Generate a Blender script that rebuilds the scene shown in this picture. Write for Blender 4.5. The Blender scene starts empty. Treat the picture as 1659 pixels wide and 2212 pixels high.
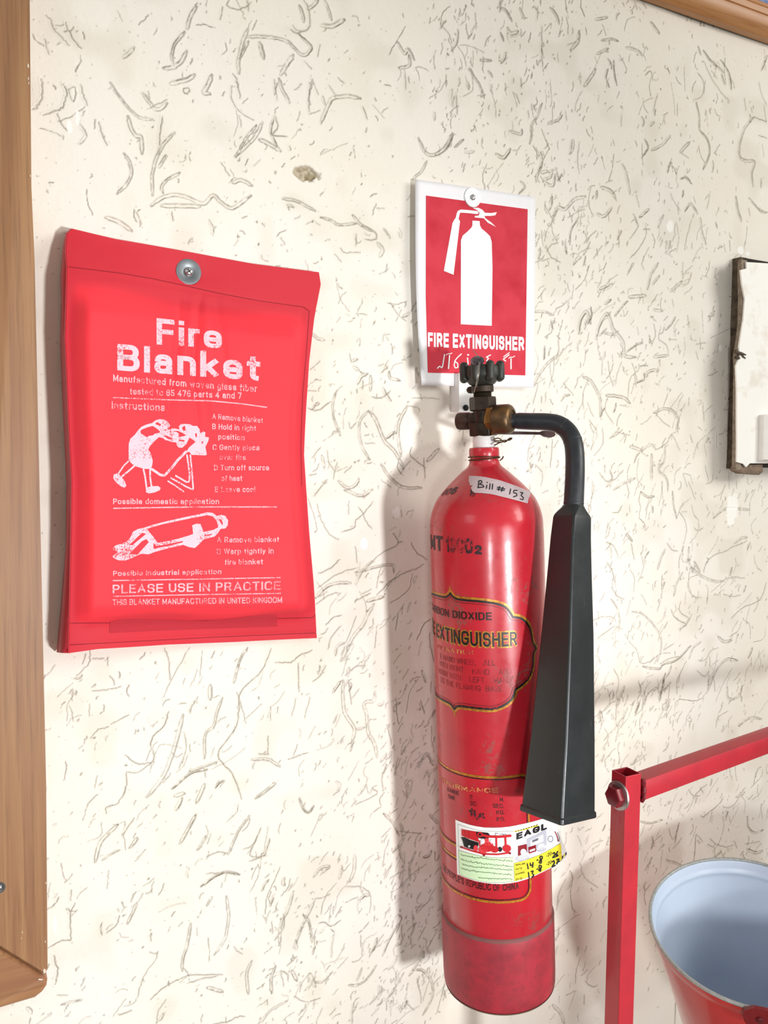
import bpy, bmesh, math, random
import numpy as np
from mathutils import Vector
from mathutils.geometry import tessellate_polygon

SC = bpy.context.scene
COL = SC.collection
random.seed(7)
RNG = np.random.default_rng(11)

# ---------------------------------------------------------------- camera
F, IW, IH = 1789.0, 1659, 2212
PHI, PITCH, ROLL = math.radians(27.5), math.radians(4.0), math.radians(0.55)
CAM = np.array([0.0, -1.038, 1.5])          # the wall is the plane y = 0, the room is y < 0
CF = np.array([math.sin(PHI)*math.cos(PITCH), math.cos(PHI)*math.cos(PITCH), -math.sin(PITCH)])
_r = np.array([math.cos(PHI), -math.sin(PHI), 0.0]); _u = np.cross(_r, CF)
CR = _r*math.cos(ROLL) + _u*math.sin(ROLL)
CU = _u*math.cos(ROLL) - _r*math.sin(ROLL)
cd = bpy.data.cameras.new('camera'); cam = bpy.data.objects.new('camera', cd); COL.objects.link(cam)
cd.sensor_fit = 'VERTICAL'; cd.sensor_height = 36.0; cd.sensor_width = 27.0
cd.lens = F/IH*36.0; cd.clip_start = 0.01
from mathutils import Matrix
cam.matrix_world = Matrix(((CR[0], CU[0], -CF[0], CAM[0]), (CR[1], CU[1], -CF[1], CAM[1]),
                           (CR[2], CU[2], -CF[2], CAM[2]), (0, 0, 0, 1)))
SC.camera = cam

# ---------------------------------------------------------------- light and exposure
SC.view_settings.view_transform = 'Standard'; SC.view_settings.look = 'None'
SC.view_settings.gamma = 1.0; SC.view_settings.use_curve_mapping = False
SC.view_settings.exposure = 0.0
w = bpy.data.worlds.new('daylight'); SC.world = w; w.use_nodes = True
bg = w.node_tree.nodes['Background']; bg.inputs['Color'].default_value = (1.0, 0.965, 0.905, 1); bg.inputs['Strength'].default_value = 0.42

def area(name, loc, aim, sx, sy, power, col):
    l = bpy.data.lights.new(name, 'AREA'); l.shape = 'RECTANGLE'; l.size = sx; l.size_y = sy
    l.energy = power; l.color = col
    o = bpy.data.objects.new(name, l); COL.objects.link(o); o.location = loc
    o.rotation_euler = (Vector(aim)-Vector(loc)).to_track_quat('-Z', 'Y').to_euler()
    return o
def spot(name, loc, aim, energy, col, radius, cone):
    l = bpy.data.lights.new(name, 'SPOT'); l.energy = energy; l.color = col; l.shadow_soft_size = radius; l.spot_size = math.radians(cone); l.spot_blend = 1.0
    o = bpy.data.objects.new(name, l); COL.objects.link(o); o.location = loc; o.rotation_euler = (Vector(aim)-Vector(loc)).to_track_quat('-Z', 'Y').to_euler(); return o
# two assumed, unseen spot lamps behind the camera: one draws the extinguisher's shadow to the left, the other the bucket's to the right
spot('assumed_extinguisher_spot', (0.96, -2.5, 1.02), (0.12, 0, 1.17), 222, (0.975, 0.985, 1.0), 0.105, 54)  # assumed lamp, its cone limited to light the left part of the wall
spot('assumed_bucket_spot', (-0.50, -2.3, 1.02), (1.55, 0, 1.05), 108, (0.97, 0.985, 1.0), 0.16, 46)  # assumed lamp too, cone kept to the right part for the bucket's shadow
# added unseen fill lamp brightening the upper right, and a small high window left, assumed from the cylinder's highlight
area('right_fill_light', (2.5, -2.0, 2.5), (1.1, 0, 1.8), 1.3, 1.0, 38, (1.0, 0.985, 0.95))
area('assumed_side_window_light', (-2.9, -1.5, 2.7), (0.6, -0.1, 1.2), 1.3, 0.9, 8, (0.92, 0.96, 1.0))

# ---------------------------------------------------------------- photo geometry helpers (pixels of the 1659 x 2212 frame)
def ray(px, py):
    px = np.asarray(px, float)[..., None]; py = np.asarray(py, float)[..., None]
    return CF + CR*((px-IW/2)/F) - CU*((py-IH/2)/F)
def W(px, py, off=0.0):                      # point on the plane "off" metres in front of the wall
    r = ray(px, py); t = (-np.asarray(off, float)-CAM[1])/r[..., 1]
    return CAM + r*t[..., None]
def PD(px, py, depth):                       # point at a camera depth
    return CAM + ray(px, py)*np.asarray(depth, float)[..., None]
def proj(P):
    v = np.asarray(P, float)-CAM; z = v@CF
    return np.stack([IW/2+F*(v@CR)/z, IH/2-F*(v@CU)/z], -1)
def depth(P): return float((np.asarray(P)-CAM)@CF)
def unit(v): v = np.asarray(v, float); return v/np.linalg.norm(v)

# ---------------------------------------------------------------- objects
def tag(o, label=None, cat=None, group=None, kind=None):
    for k, v in (('label', label), ('category', cat), ('group', group), ('kind', kind)):
        if v: o[k] = v
    return o
def thing(name, label, cat, loc, group=None):
    o = bpy.data.objects.new(name, None); COL.objects.link(o); o.location = tuple(float(x) for x in loc)
    o.empty_display_size = 0.05
    return tag(o, label, cat, group)
def root_loc(o):
    l = Vector((0, 0, 0))
    while o is not None: l += o.location; o = o.parent
    return np.array(l)
class MB:                                     # collects verts and faces in world coordinates, several materials
    def __init__(s): s.v = []; s.f = []; s.m = []; s.n = 0
    def add(s, V, Fc, mi=0):
        V = np.asarray(V, float).reshape(-1, 3)
        s.v.append(V); s.f += [tuple(int(i)+s.n for i in f) for f in Fc]; s.m += [mi]*len(Fc); s.n += len(V)
    def build(s, name, mats, parent=None, smooth=40, label=None, loc=None, kind=None):
        V = np.concatenate(s.v)
        base = root_loc(parent) if parent is not None else (np.array(loc, float) if loc is not None else np.zeros(3))
        me = bpy.data.meshes.new(name); me.from_pydata((V-base).tolist(), [], s.f)
        if not isinstance(mats, (list, tuple)): mats = [mats]
        for m in mats: me.materials.append(m)
        if len(mats) > 1: me.polygons.foreach_set('material_index', s.m)
        bm = bmesh.new(); bm.from_mesh(me); bmesh.ops.recalc_face_normals(bm, faces=bm.faces); bm.to_mesh(me); bm.free()
        if smooth is not None:
            me.polygons.foreach_set('use_smooth', [True]*len(me.polygons))
            me.set_sharp_from_angle(angle=math.radians(smooth))
        o = bpy.data.objects.new(name, me); COL.objects.link(o)
        if parent is not None: o.parent = parent
        elif loc is not None: o.location = tuple(float(x) for x in loc)
        if label: o['label'] = label
        if kind: o['kind'] = kind
        return o
def grid_faces(nu, nv, cu=False, cv=False):   # index = i*nv + j
    fs = []
    for i in range(nu if cu else nu-1):
        for j in range(nv if cv else nv-1):
            a, b = i, (i+1) % nu; c, d = j, (j+1) % nv
            fs.append((a*nv+c, b*nv+c, b*nv+d, a*nv+d))
    return fs
def basis(z, hint):
    z = unit(z); x = np.asarray(hint, float)-z*np.dot(hint, z); x = unit(x); return x, np.cross(z, x), z
def lathe(mb, O, axis, prof, n=48, hint=None, mi=0, caps=True, rfun=None):
    # prof: (height along axis, radius)
    if hint is None: hint = (1, 0, 0) if abs(axis[0]) < .9 else (0, 0, 1)
    x, y, z = basis(axis, hint); th = np.linspace(0, 2*np.pi, n, endpoint=False); V = []
    for h, r in prof:
        rr = r if rfun is None else r*rfun(th)
        V.append(np.asarray(O)+z*h+(np.cos(th)*rr)[:, None]*x+(np.sin(th)*rr)[:, None]*y)
    V = np.concatenate(V); fs = grid_faces(len(prof), n, cv=True)
    if caps: fs += [tuple(range(n))[::-1], tuple(range((len(prof)-1)*n, len(prof)*n))]
    mb.add(V, fs, mi)
def prism(mb, poly, dirv, mi=0):              # poly: 3D ring, extruded along dirv
    P = np.asarray(poly, float); n = len(P)
    mb.add(np.concatenate([P, P+np.asarray(dirv)]), [tuple(range(n))[::-1], tuple(range(n, 2*n))]+[(i, (i+1) % n, n+(i+1) % n, n+i) for i in range(n)], mi)
def box(mb, O, ax, ay, az, mi=0, bev=0.0):    # box from a corner and three edge vectors
    O, ax, ay, az = (np.asarray(t, float) for t in (O, ax, ay, az))
    if bev <= 0:
        prism(mb, [O, O+ax, O+ax+ay, O+ay], az, mi); return
    lx, ly, lz = (np.linalg.norm(t) for t in (ax, ay, az)); b = min(bev, .45*min(lx, ly, lz))
    ex, ey, ez = ax/lx, ay/ly, az/lz; rings = []
    for zz, ins in ((0, b), (b*.3, b*.3), (b, 0), (lz-b, 0), (lz-b*.3, b*.3), (lz, b)):
        r = []
        for cx, cy, sx, sy in ((0, 0, 1, 1), (lx, 0, -1, 1), (lx, ly, -1, -1), (0, ly, 1, -1)):
            pts = [(cx+sx*ins, cy+sy*(b+ins)), (cx+sx*(b*.3+ins), cy+sy*(b*.3+ins)), (cx+sx*(b+ins), cy+sy*ins)]
            if (cx > 0) != (cy > 0): pts = pts[::-1]
            r += [O+ex*p[0]+ey*p[1]+ez*zz for p in pts]
        rings.append(r)
    n = 12; fs = grid_faces(6, n, cv=True)+[tuple(range(n))[::-1], tuple(range(5*n, 6*n))]
    mb.add(np.concatenate(rings), fs, mi)
def spline(P, n):                             # Catmull-Rom through points, n per span
    P = np.asarray(P, float)
    if len(P) < 3 or n < 2: 
        t = np.linspace(0, 1, max(2, n+1))[:, None]
        return np.concatenate([P[i]*(1-t)[:-1]+P[i+1]*t[:-1] for i in range(len(P)-1)]+[P[-1:]])
    Q = np.concatenate([[2*P[0]-P[1]], P, [2*P[-1]-P[-2]]]); out = []
    t = np.linspace(0, 1, n, endpoint=False)[:, None]
    for i in range(1, len(Q)-2):
        a, b, c, d = Q[i-1], Q[i], Q[i+1], Q[i+2]
        out.append(.5*((2*b)+(c-a)*t+(2*a-5*b+4*c-d)*t*t+(3*b-a-3*c+d)*t**3))
    return np.concatenate(out+[P[-1:]])
def tube(mb, P, rad, n=12, mi=0, caps=True):
    P = np.asarray(P, float); m = len(P); rad = np.broadcast_to(np.asarray(rad, float), (m,))
    T = np.gradient(P, axis=0); T /= np.linalg.norm(T, axis=1)[:, None]
    x = np.cross(T[0], (0, 0, 1) if abs(T[0][2]) < .9 else (1, 0, 0)); x = unit(x); V = []
    th = np.linspace(0, 2*np.pi, n, endpoint=False)
    for i in range(m):
        x = unit(x-T[i]*np.dot(x, T[i])); y = np.cross(T[i], x)
        V.append(P[i]+rad[i]*(np.cos(th)[:, None]*x+np.sin(th)[:, None]*y))
    fs = grid_faces(m, n, cv=True)
    if caps: fs += [tuple(range(n))[::-1], tuple(range((m-1)*n, m*n))]
    mb.add(np.concatenate(V), fs, mi)

# ---------------------------------------------------------------- flat print laid onto curved surfaces
class Surf:
    """P(u, v, lift) gives world points; inv() finds the (u, v) seen at a pixel."""
    def __init__(s, P, u0, u1, v0, v1, n=60):
        s.P = P; g = np.meshgrid(np.linspace(u0, u1, n), np.linspace(v0, v1, n), indexing='ij')
        s.gu, s.gv = g[0].ravel(), g[1].ravel(); s.gp = proj(P(s.gu, s.gv, 0.0)); s.eu = (u1-u0)*1e-3; s.ev = (v1-v0)*1e-3
    def inv(s, px):
        px = np.asarray(px, float).reshape(-1, 2)
        k = np.array([np.argmin(((s.gp-p)**2).sum(1)) for p in px]); u, v = s.gu[k].copy(), s.gv[k].copy()
        for _ in range(12):
            p = proj(s.P(u, v, 0.0)); e = px-p
            a = (proj(s.P(u+s.eu, v, 0.0))-p)/s.eu; b = (proj(s.P(u, v+s.ev, 0.0))-p)/s.ev
            D = a[:, 0]*b[:, 1]-a[:, 1]*b[:, 0]; D = np.where(abs(D) < 1e-9, 1e-9, D)
            du = np.clip((e[:, 0]*b[:, 1]-e[:, 1]*b[:, 0])/D, -20*s.eu, 20*s.eu)
            dv = np.clip((a[:, 0]*e[:, 1]-a[:, 1]*e[:, 0])/D, -20*s.ev, 20*s.ev)
            u, v = u+du, v+dv
        return np.stack([u, v], -1)
def refine(V, T, L):                          # 2D triangle mesh, split edges longer than L
    bm = bmesh.new(); vs = [bm.verts.new((float(p[0]), float(p[1]), 0)) for p in V]
    for t in T:
        try: bm.faces.new([vs[i] for i in t])
        except ValueError: pass
    for _ in range(7):
        es = [e for e in bm.edges if e.calc_length() > L]
        if not es: break
        bmesh.ops.subdivide_edges(bm, edges=es, cuts=1)
        bmesh.ops.triangulate(bm, faces=[f for f in bm.faces if len(f.verts) > 3])
    bm.verts.index_update()
    V = np.array([v.co[:2] for v in bm.verts]); T = [tuple(v.index for v in f.verts) for f in bm.faces]; bm.free()
    return V, T
def poly2(rings):                             # polygon with holes -> 2D mesh
    rings = [rings] if not isinstance(rings[0][0], (list, tuple, np.ndarray)) else rings
    V = [tuple(map(float, p)) for r in rings for p in r]
    T = tessellate_polygon([[Vector((p[0], p[1], 0)) for p in r] for r in rings])
    return np.array(V), [tuple(t) for t in T]
def ribbon2(P, wd, n=0):                      # stroke of a pen: 2D polyline with width
    P = np.asarray(P, float)
    if n: P = spline(P, n)
    d = np.gradient(P, axis=0); d /= np.maximum(np.linalg.norm(d, axis=1), 1e-9)[:, None]
    nr = np.stack([-d[:, 1], d[:, 0]], -1); wd = np.broadcast_to(np.asarray(wd, float), (len(P),))[:, None]/2
    L, R = P+nr*wd, P-nr*wd; a = P[0]-d[0]*wd[0]*.8; b = P[-1]+d[-1]*wd[-1]*.8; m = len(P)
    V = np.concatenate([L, R, [a], [b]]); T = []
    for i in range(m-1): T += [(i, i+1, m+i+1), (i, m+i+1, m+i)]
    T += [(2*m, 0, m), (m-1, 2*m+1, 2*m-1)]
    return V, T
def ellipse2(cx, cy, rx, ry, rot=0, n=20):
    t = np.linspace(0, 2*np.pi, n, endpoint=False); c, s = math.cos(math.radians(rot)), math.sin(math.radians(rot))
    x, y = rx*np.cos(t), ry*np.sin(t); return np.stack([cx+x*c-y*s, cy+x*s+y*c], -1).tolist()
_tc = {}
# ---------------------------------------------------------------- a plain sans letter set drawn as pen strokes
# unit box per glyph: x 0..1 over its width; capitals and digits y 0..1 to cap height; small letters y 0..1 to x-height, 2 = ascender, -1 = descender
_O = '0,.5 0,1 1,1 1,0 0,0 0,.5'
GL = {
'A': (.66, 'l0,0 .5,1 1,0;l.19,.34 .81,.34'), 'B': (.58, 'l0,0 0,1;r0,1 .94,1 .94,.53 0,.53;r0,.53 1,.53 1,0 0,0'), 'C': (.60, 'r1,.70 1,1 0,1 0,0 1,0 1,.30'), 'D': (.60, 'l0,0 0,1;r0,1 1,1 1,0 0,0'),
'E': (.52, 'l0,0 0,1;l0,1 1,1;l0,.52 .92,.52;l0,0 1,0'), 'F': (.48, 'l0,0 0,1;l0,1 1,1;l0,.50 .9,.50'), 'G': (.62, 'r1,.72 1,1 0,1 0,0 1,0 1,.46;l1,.46 .55,.46'), 'H': (.58, 'l0,0 0,1;l1,0 1,1;l0,.52 1,.52'), 'I': (.0, 'l0,0 0,1'),
'J': (.45, 'r1,1 1,0 0,0 0,.3'), 'K': (.58, 'l0,0 0,1;l1,1 0,.36;l.34,.58 1,0'), 'L': (.48, 'l0,1 0,0;l0,0 1,0'), 'M': (.70, 'l0,0 0,1;l0,1 .5,.15;l.5,.15 1,1;l1,1 1,0'), 'N': (.58, 'l0,0 0,1;l0,1 1,0;l1,0 1,1'), 'O': (.64, 'r'+_O),
'P': (.54, 'l0,0 0,1;r0,1 1,1 1,.46 0,.46'), 'Q': (.64, 'r'+_O+';l.6,.3 1,-.05'), 'R': (.58, 'l0,0 0,1;r0,1 .96,1 .96,.48 0,.48;l.55,.48 1,0'), 'S': (.56, 'r1,.74 1,1 0,1 0,.53 1,.53 1,0 0,0 0,.26'), 'T': (.56, 'l0,1 1,1;l.5,1 .5,0'),
'U': (.58, 'r0,1 0,0 1,0 1,1'), 'V': (.62, 'l0,1 .5,0 1,1'), 'W': (.88, 'l0,1 .25,0 .5,1 .75,0 1,1'), 'X': (.6, 'l0,0 1,1;l0,1 1,0'), 'Y': (.6, 'l0,1 .5,.48 1,1;l.5,.48 .5,0'), 'Z': (.56, 'l0,1 1,1 0,0 1,0'),
'0': (.52, 'r'+_O), '1': (.24, 'l0,.74 1,1 1,0'), '2': (.5, 'r0,.72 0,1 1,1 1,.60 0,0;l0,0 1,0'), '3': (.5, 'r0,.76 0,1 .95,1 .95,.54 .35,.54;r.35,.54 1,.54 1,0 0,0 0,.24'), '4': (.54, 'l.72,0 .72,1 0,.28 1,.28'),
'5': (.5, 'l.95,1 .1,1 .04,.52;r.04,.56 1,.60 1,0 0,0 0,.22'), '6': (.5, 'r.95,.80 .95,1 0,1 0,0 1,0 1,.58 0,.58'), '7': (.5, 'l0,1 1,1 .38,0'), '8': (.5, 'r.5,.54 .06,.54 .06,1 .94,1 .94,.54 .5,.54;r.5,.54 0,.54 0,0 1,0 1,.54 .5,.54'), '9': (.5, 'r.05,.20 .05,0 1,0 1,1 0,1 0,.42 1,.42'),
'a': (.46, 'r.04,.72 .04,1 .94,1 .94,0;r.94,.56 0,.56 0,0 .94,0 .94,.4'), 'b': (.48, 'l0,0 0,2;r0,1 1,1 1,0 0,0'), 'c': (.44, 'r1,.70 1,1 0,1 0,0 1,0 1,.30'), 'd': (.48, 'l1,0 1,2;r1,1 0,1 0,0 1,0'), 'e': (.48, 'r1,.24 1,0 0,0 0,1 1,1 1,.48;l1,.48 0,.48'),
'f': (.28, 'r1,2 .42,2 .42,0;l0,1 1,1'), 'g': (.48, 'r1,1 0,1 0,0 1,0;r1,1 1,-1 0,-1 0,-.6'), 'h': (.46, 'l0,0 0,2;r0,.9 0,1 1,1 1,0'), 'i': (.0, 'l0,0 0,1;d0,0'), 'j': (.0, 'l0,-1 0,1'), 'k': (.46, 'l0,0 0,2;l1,1 0,.3;l.35,.55 1,0'), 'l': (.0, 'l0,0 0,2'),
'm': (.78, 'l0,0 0,1;r0,.9 0,1 .5,1 .5,0;r.5,.9 .5,1 1,1 1,0'), 'n': (.46, 'l0,0 0,1;r0,.9 0,1 1,1 1,0'), 'o': (.5, 'r'+_O), 'p': (.48, 'l0,-1 0,1;r0,1 1,1 1,0 0,0'), 'q': (.48, 'l1,-1 1,1;r1,1 0,1 0,0 1,0'), 'r': (.26, 'l0,0 0,1;r0,.7 0,1 1,1'), 's': (.42, 'r1,.74 1,1 0,1 0,.5 1,.5 1,0 0,0 0,.26'),
't': (.30, 'r.42,1.7 .42,0 1,0;l0,1 1,1'), 'u': (.46, 'r0,1 0,0 1,0;l1,1 1,0'), 'v': (.46, 'l0,1 .5,0 1,1'), 'w': (.7, 'l0,1 .25,0 .5,1 .75,0 1,1'), 'x': (.46, 'l0,0 1,1;l0,1 1,0'), 'y': (.46, 'l0,1 .5,0;l1,1 .5,0 .2,-1'), 'z': (.44, 'l0,1 1,1 0,0 1,0'),
'.': (.0, 'l0,0 0,.05'), ':': (.0, 'l0,.02 0,.08;l0,.6 0,.66'), '-': (.3, 'l0,.42 1,.42'), "'": (.0, 'l0,.75 0,1'), '#': (.6, 'l.2,0 .4,1;l.6,0 .8,1;l0,.33 1,.33;l0,.67 1,.67'),
}
def _stroke(P, wd):                            # mitred pen stroke with square ends
    P = np.asarray(P, float); closed = np.allclose(P[0], P[-1]); n = len(P); seg = np.diff(P, axis=0); seg /= np.maximum(np.linalg.norm(seg, axis=1), 1e-9)[:, None]
    L, R = [], []
    for i in range(n):
        a = seg[i-1] if i > 0 else (seg[-1] if closed else seg[0]); b = seg[i] if i < n-1 else (seg[0] if closed else seg[-1])
        t_ = a+b; l = np.linalg.norm(t_); t_ = t_/l if l > 1e-6 else a; nr = np.array([-t_[1], t_[0]]); k = 1/max(.45, abs(np.dot(nr, [-a[1], a[0]])))
        L.append(P[i]+nr*wd/2*k); R.append(P[i]-nr*wd/2*k)
    return np.array(L+R), [f for i in range(n-1) for f in ((i, i+1, n+i+1), (i, n+i+1, n+i))]
def _rounded(P, rad):
    P = np.asarray(P, float); closed = np.allclose(P[0], P[-1]); out = [P[0]]
    for i in range(1, len(P)-1):
        a, b, c = P[i-1], P[i], P[i+1]; u, v = a-b, c-b; lu, lv = np.linalg.norm(u), np.linalg.norm(v)
        r = min(rad, lu*(1.0 if i == 1 and not closed else .5), lv*(1.0 if i == len(P)-2 and not closed else .5)); r = max(r, 0); p, q = b+u/lu*r, b+v/lv*r
        for t_ in np.linspace(0, 1, 6): out.append((1-t_)**2*p+2*t_*(1-t_)*(b+(p-b)*.12*0)+t_*t_*q)
    out.append(P[-1]); out = np.array(out); keep = [0]+[i for i in range(1, len(out)) if np.linalg.norm(out[i]-out[i-1]) > 1e-5]; return out[keep]
def caph(): return 1.0
def glyphs(text, bold=0.0, space=1.0, res=3):
    # bold: stroke weight above the regular one; a bold of .05 or more only thickens the strokes outwards
    key = (text, bold, space)
    if key in _tc: return _tc[key]
    grow = max(0, bold-.05)*3.2; w = .135+2.7*(min(bold, .05) if bold < .05 else .012); x = 0.0; V, T, n = [], [], 0; XH = .735
    for ch in text:
        if ch == ' ': x += .30*space+.08; continue
        wd, strokes = GL[ch]; iw = max(wd-w*.35, 0) if wd > .05 else 0
        if wd > .05: iw = max(iw, .16)
        small = ch.islower()
        def my(y):
            if not small: return w/2+y*(1-w)
            if y < 0: return w/2+y*.24
            if y <= 1: return w/2+y*(XH-w)
            return XH-w/2+(y-1)*(1-XH)
        for st in strokes.split(';'):
            if st[0] == 'd':
                lo = max(1-w*.95, XH+.07); a, b = _stroke([(x+w/2, lo), (x+w/2, 1.0)], w+grow); V.append(a); T += [tuple(i+n for i in f) for f in b]; n += len(a); continue
            P = np.array([[x+w/2+float(q.split(',')[0])*iw, my(float(q.split(',')[1]))] for q in st[1:].split()])
            if st[0] == 'r': P = _rounded(P, .30)
            if len(P) > 1 and not np.allclose(P[0], P[-1]):      # let the ends reach the outline
                d0, d1 = P[0]-P[1], P[-1]-P[-2]; f0, f1 = ((1 if min(abs(q[0]), abs(q[1])) < 1e-6 else .45) for q in (d0, d1))
                P[0] = P[0]+d0/max(np.linalg.norm(d0), 1e-6)*w/2*f0; P[-1] = P[-1]+d1/max(np.linalg.norm(d1), 1e-6)*w/2*f1
            if grow and len(P) > 1:
                d0, d1 = P[0]-P[1], P[-1]-P[-2]; P[0] = P[0]+d0/max(np.linalg.norm(d0), 1e-6)*grow/2; P[-1] = P[-1]+d1/max(np.linalg.norm(d1), 1e-6)*grow/2
            a, b = _stroke(P, w+grow); V.append(a); T += [tuple(i+n for i in f) for f in b]; n += len(a)
        x += iw+w+(.10+w*.18)*space
    V = np.concatenate(V) if V else np.zeros((0, 2)); _tc[key] = (V, T); return V, T
class Print:                                  # gathers 2D artwork on one surface, becomes one mesh
    def __init__(s, surf, lift=0.0003, L=6.0): s.s, s.lift, s.L, s.mb = surf, lift, L, MB()
    def px(s, V, T, mi=0, lift=0.0, L=None):  # artwork given in photo pixels
        if not len(T): return
        V, T = refine(V, T, L or s.L); uv = s.s.inv(V); s.mb.add(s.s.P(uv[:, 0], uv[:, 1], s.lift+lift), T, mi)
    def uv(s, V, T, L, mi=0, lift=0.0):
        V, T = refine(V, T, L); s.mb.add(s.s.P(V[:, 0], V[:, 1], s.lift+lift), T, mi)
    def text(s, txt, bl, br, cap, bold=0.0, mi=0, lift=0.0, space=1.0, slant=0.0):
        # baseline from pixel bl to pixel br; cap = cap height in pixels at the left (and right)
        V, T = glyphs(txt, bold, space)
        V = V.copy(); x0, x1 = V[:, 0].min(), V[:, 0].max(); t = (V[:, 0]-x0)/(x1-x0); y = V[:, 1]/caph()
        bl, br = np.array(bl, float), np.array(br, float); c0, c1 = cap if isinstance(cap, (tuple, list)) else (cap, cap)
        P = bl+(br-bl)*t[:, None]; h = (c0+(c1-c0)*t)*y
        s.px(np.stack([P[:, 0]+slant*h, P[:, 1]-h], -1), T, mi, lift)
    def build(s, *a, **k): k.setdefault('smooth', None); return s.mb.build(*a, **k)

# ---------------------------------------------------------------- materials
def lin(h):
    h = h.lstrip('#'); c = [int(h[i:i+2], 16)/255 for i in (0, 2, 4)]
    return tuple((x/12.92 if x <= .04045 else ((x+.055)/1.055)**2.4) for x in c)+(1.0,)
class NT:
    def __init__(s, name):
        s.m = bpy.data.materials.new(name); s.m.use_nodes = True; s.t = s.m.node_tree; s.b = s.t.nodes['Principled BSDF']
    def n(s, typ, **k):
        o = s.t.nodes.new(typ)
        for a, v in k.items():
            if a.startswith('i_'): o.inputs[a[2:].replace('_', ' ')].default_value = v
            else: setattr(o, a, v)
        return o
    def l(s, a, b): s.t.links.new(a, b)
    def noise(s, scale, detail=4, rough=.55, vec=None, dim='3D'):
        o = s.n('ShaderNodeTexNoise', i_Scale=scale, i_Detail=detail, i_Roughness=rough)
        if vec is not None: s.l(vec, o.inputs['Vector'])
        return o.outputs['Fac']
    def ramp(s, fac, stops, interp='LINEAR'):
        o = s.n('ShaderNodeValToRGB'); o.color_ramp.interpolation = interp; s.l(fac, o.inputs['Fac'])
        e = o.color_ramp.elements
        for i, (p, c) in enumerate(stops):
            q = e[i] if i < 2 else e.new(p); q.position = p; q.color = c if len(c) == 4 else tuple(c)+(1,)
        return o.outputs['Color']
    def mix(s, fac, a, b):
        o = s.n('ShaderNodeMix', data_type='RGBA')
        for k, v in ((0, fac), (6, a), (7, b)):
            if hasattr(v, 'node'): s.l(v, o.inputs[k])
            else: o.inputs[k].default_value = v
        return o.outputs[2]
    def math(s, op, a, b=0.0):
        o = s.n('ShaderNodeMath', operation=op)
        for k, v in ((0, a), (1, b)):
            if hasattr(v, 'node'): s.l(v, o.inputs[k])
            else: o.inputs[k].default_value = v
        return o.outputs[0]
    def obj(s, scale=(1, 1, 1)):
        g = s.n('ShaderNodeNewGeometry'); mp = s.n('ShaderNodeMapping'); s.l(g.outputs['Position'], mp.inputs['Vector'])
        mp.inputs['Scale'].default_value = scale; return mp.outputs['Vector']
    def attr(s, name): return s.n('ShaderNodeAttribute', attribute_name=name).outputs['Fac']
    def bump(s, h, strength=.3, dist=.001):
        o = s.n('ShaderNodeBump', i_Strength=strength, i_Distance=dist); s.l(h, o.inputs['Height']); s.l(o.outputs['Normal'], s.b.inputs['Normal'])
    def set(s, col=None, rough=None, metal=None, **k):
        for nm, v in (('Base Color', col), ('Roughness', rough), ('Metallic', metal)):
            if v is None: continue
            if hasattr(v, 'node'): s.l(v, s.b.inputs[nm])
            else: s.b.inputs[nm].default_value = v
        for a, v in k.items(): s.b.inputs[a.replace('_', ' ')].default_value = v
        return s.m
def K(v): return (v, v, v, 1)
def simple(name, hexc, rough=.5, metal=0.0, var=.12, scale=60, bump=0.0, hex2=None, **k):
    t = NT(name); c = lin(hexc); c2 = lin(hex2) if hex2 else tuple(x*(1-var) for x in c[:3])+(1,)
    f = t.noise(scale, 4, .6, t.obj()); t.set(t.mix(t.ramp(f, [(.35, K(0)), (.7, K(1))]), c, c2), rough, metal, **k)
    if bump: t.bump(f, bump, .0008)
    return t.m
def worn_print(name, hexc, under, lo=.40, hi=.52, scale=260, rough=.7):
    t = NT(name); f = t.noise(scale, 5, .7, t.obj()); f2 = t.noise(35, 2, .5, t.obj())
    g = t.math('ADD', f, t.math('MULTIPLY', t.math('SUBTRACT', f2, .5), .55))
    return t.set(t.mix(t.ramp(g, [(lo, K(1)), (hi, K(0))]), lin(hexc), lin(under)), rough)
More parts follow.
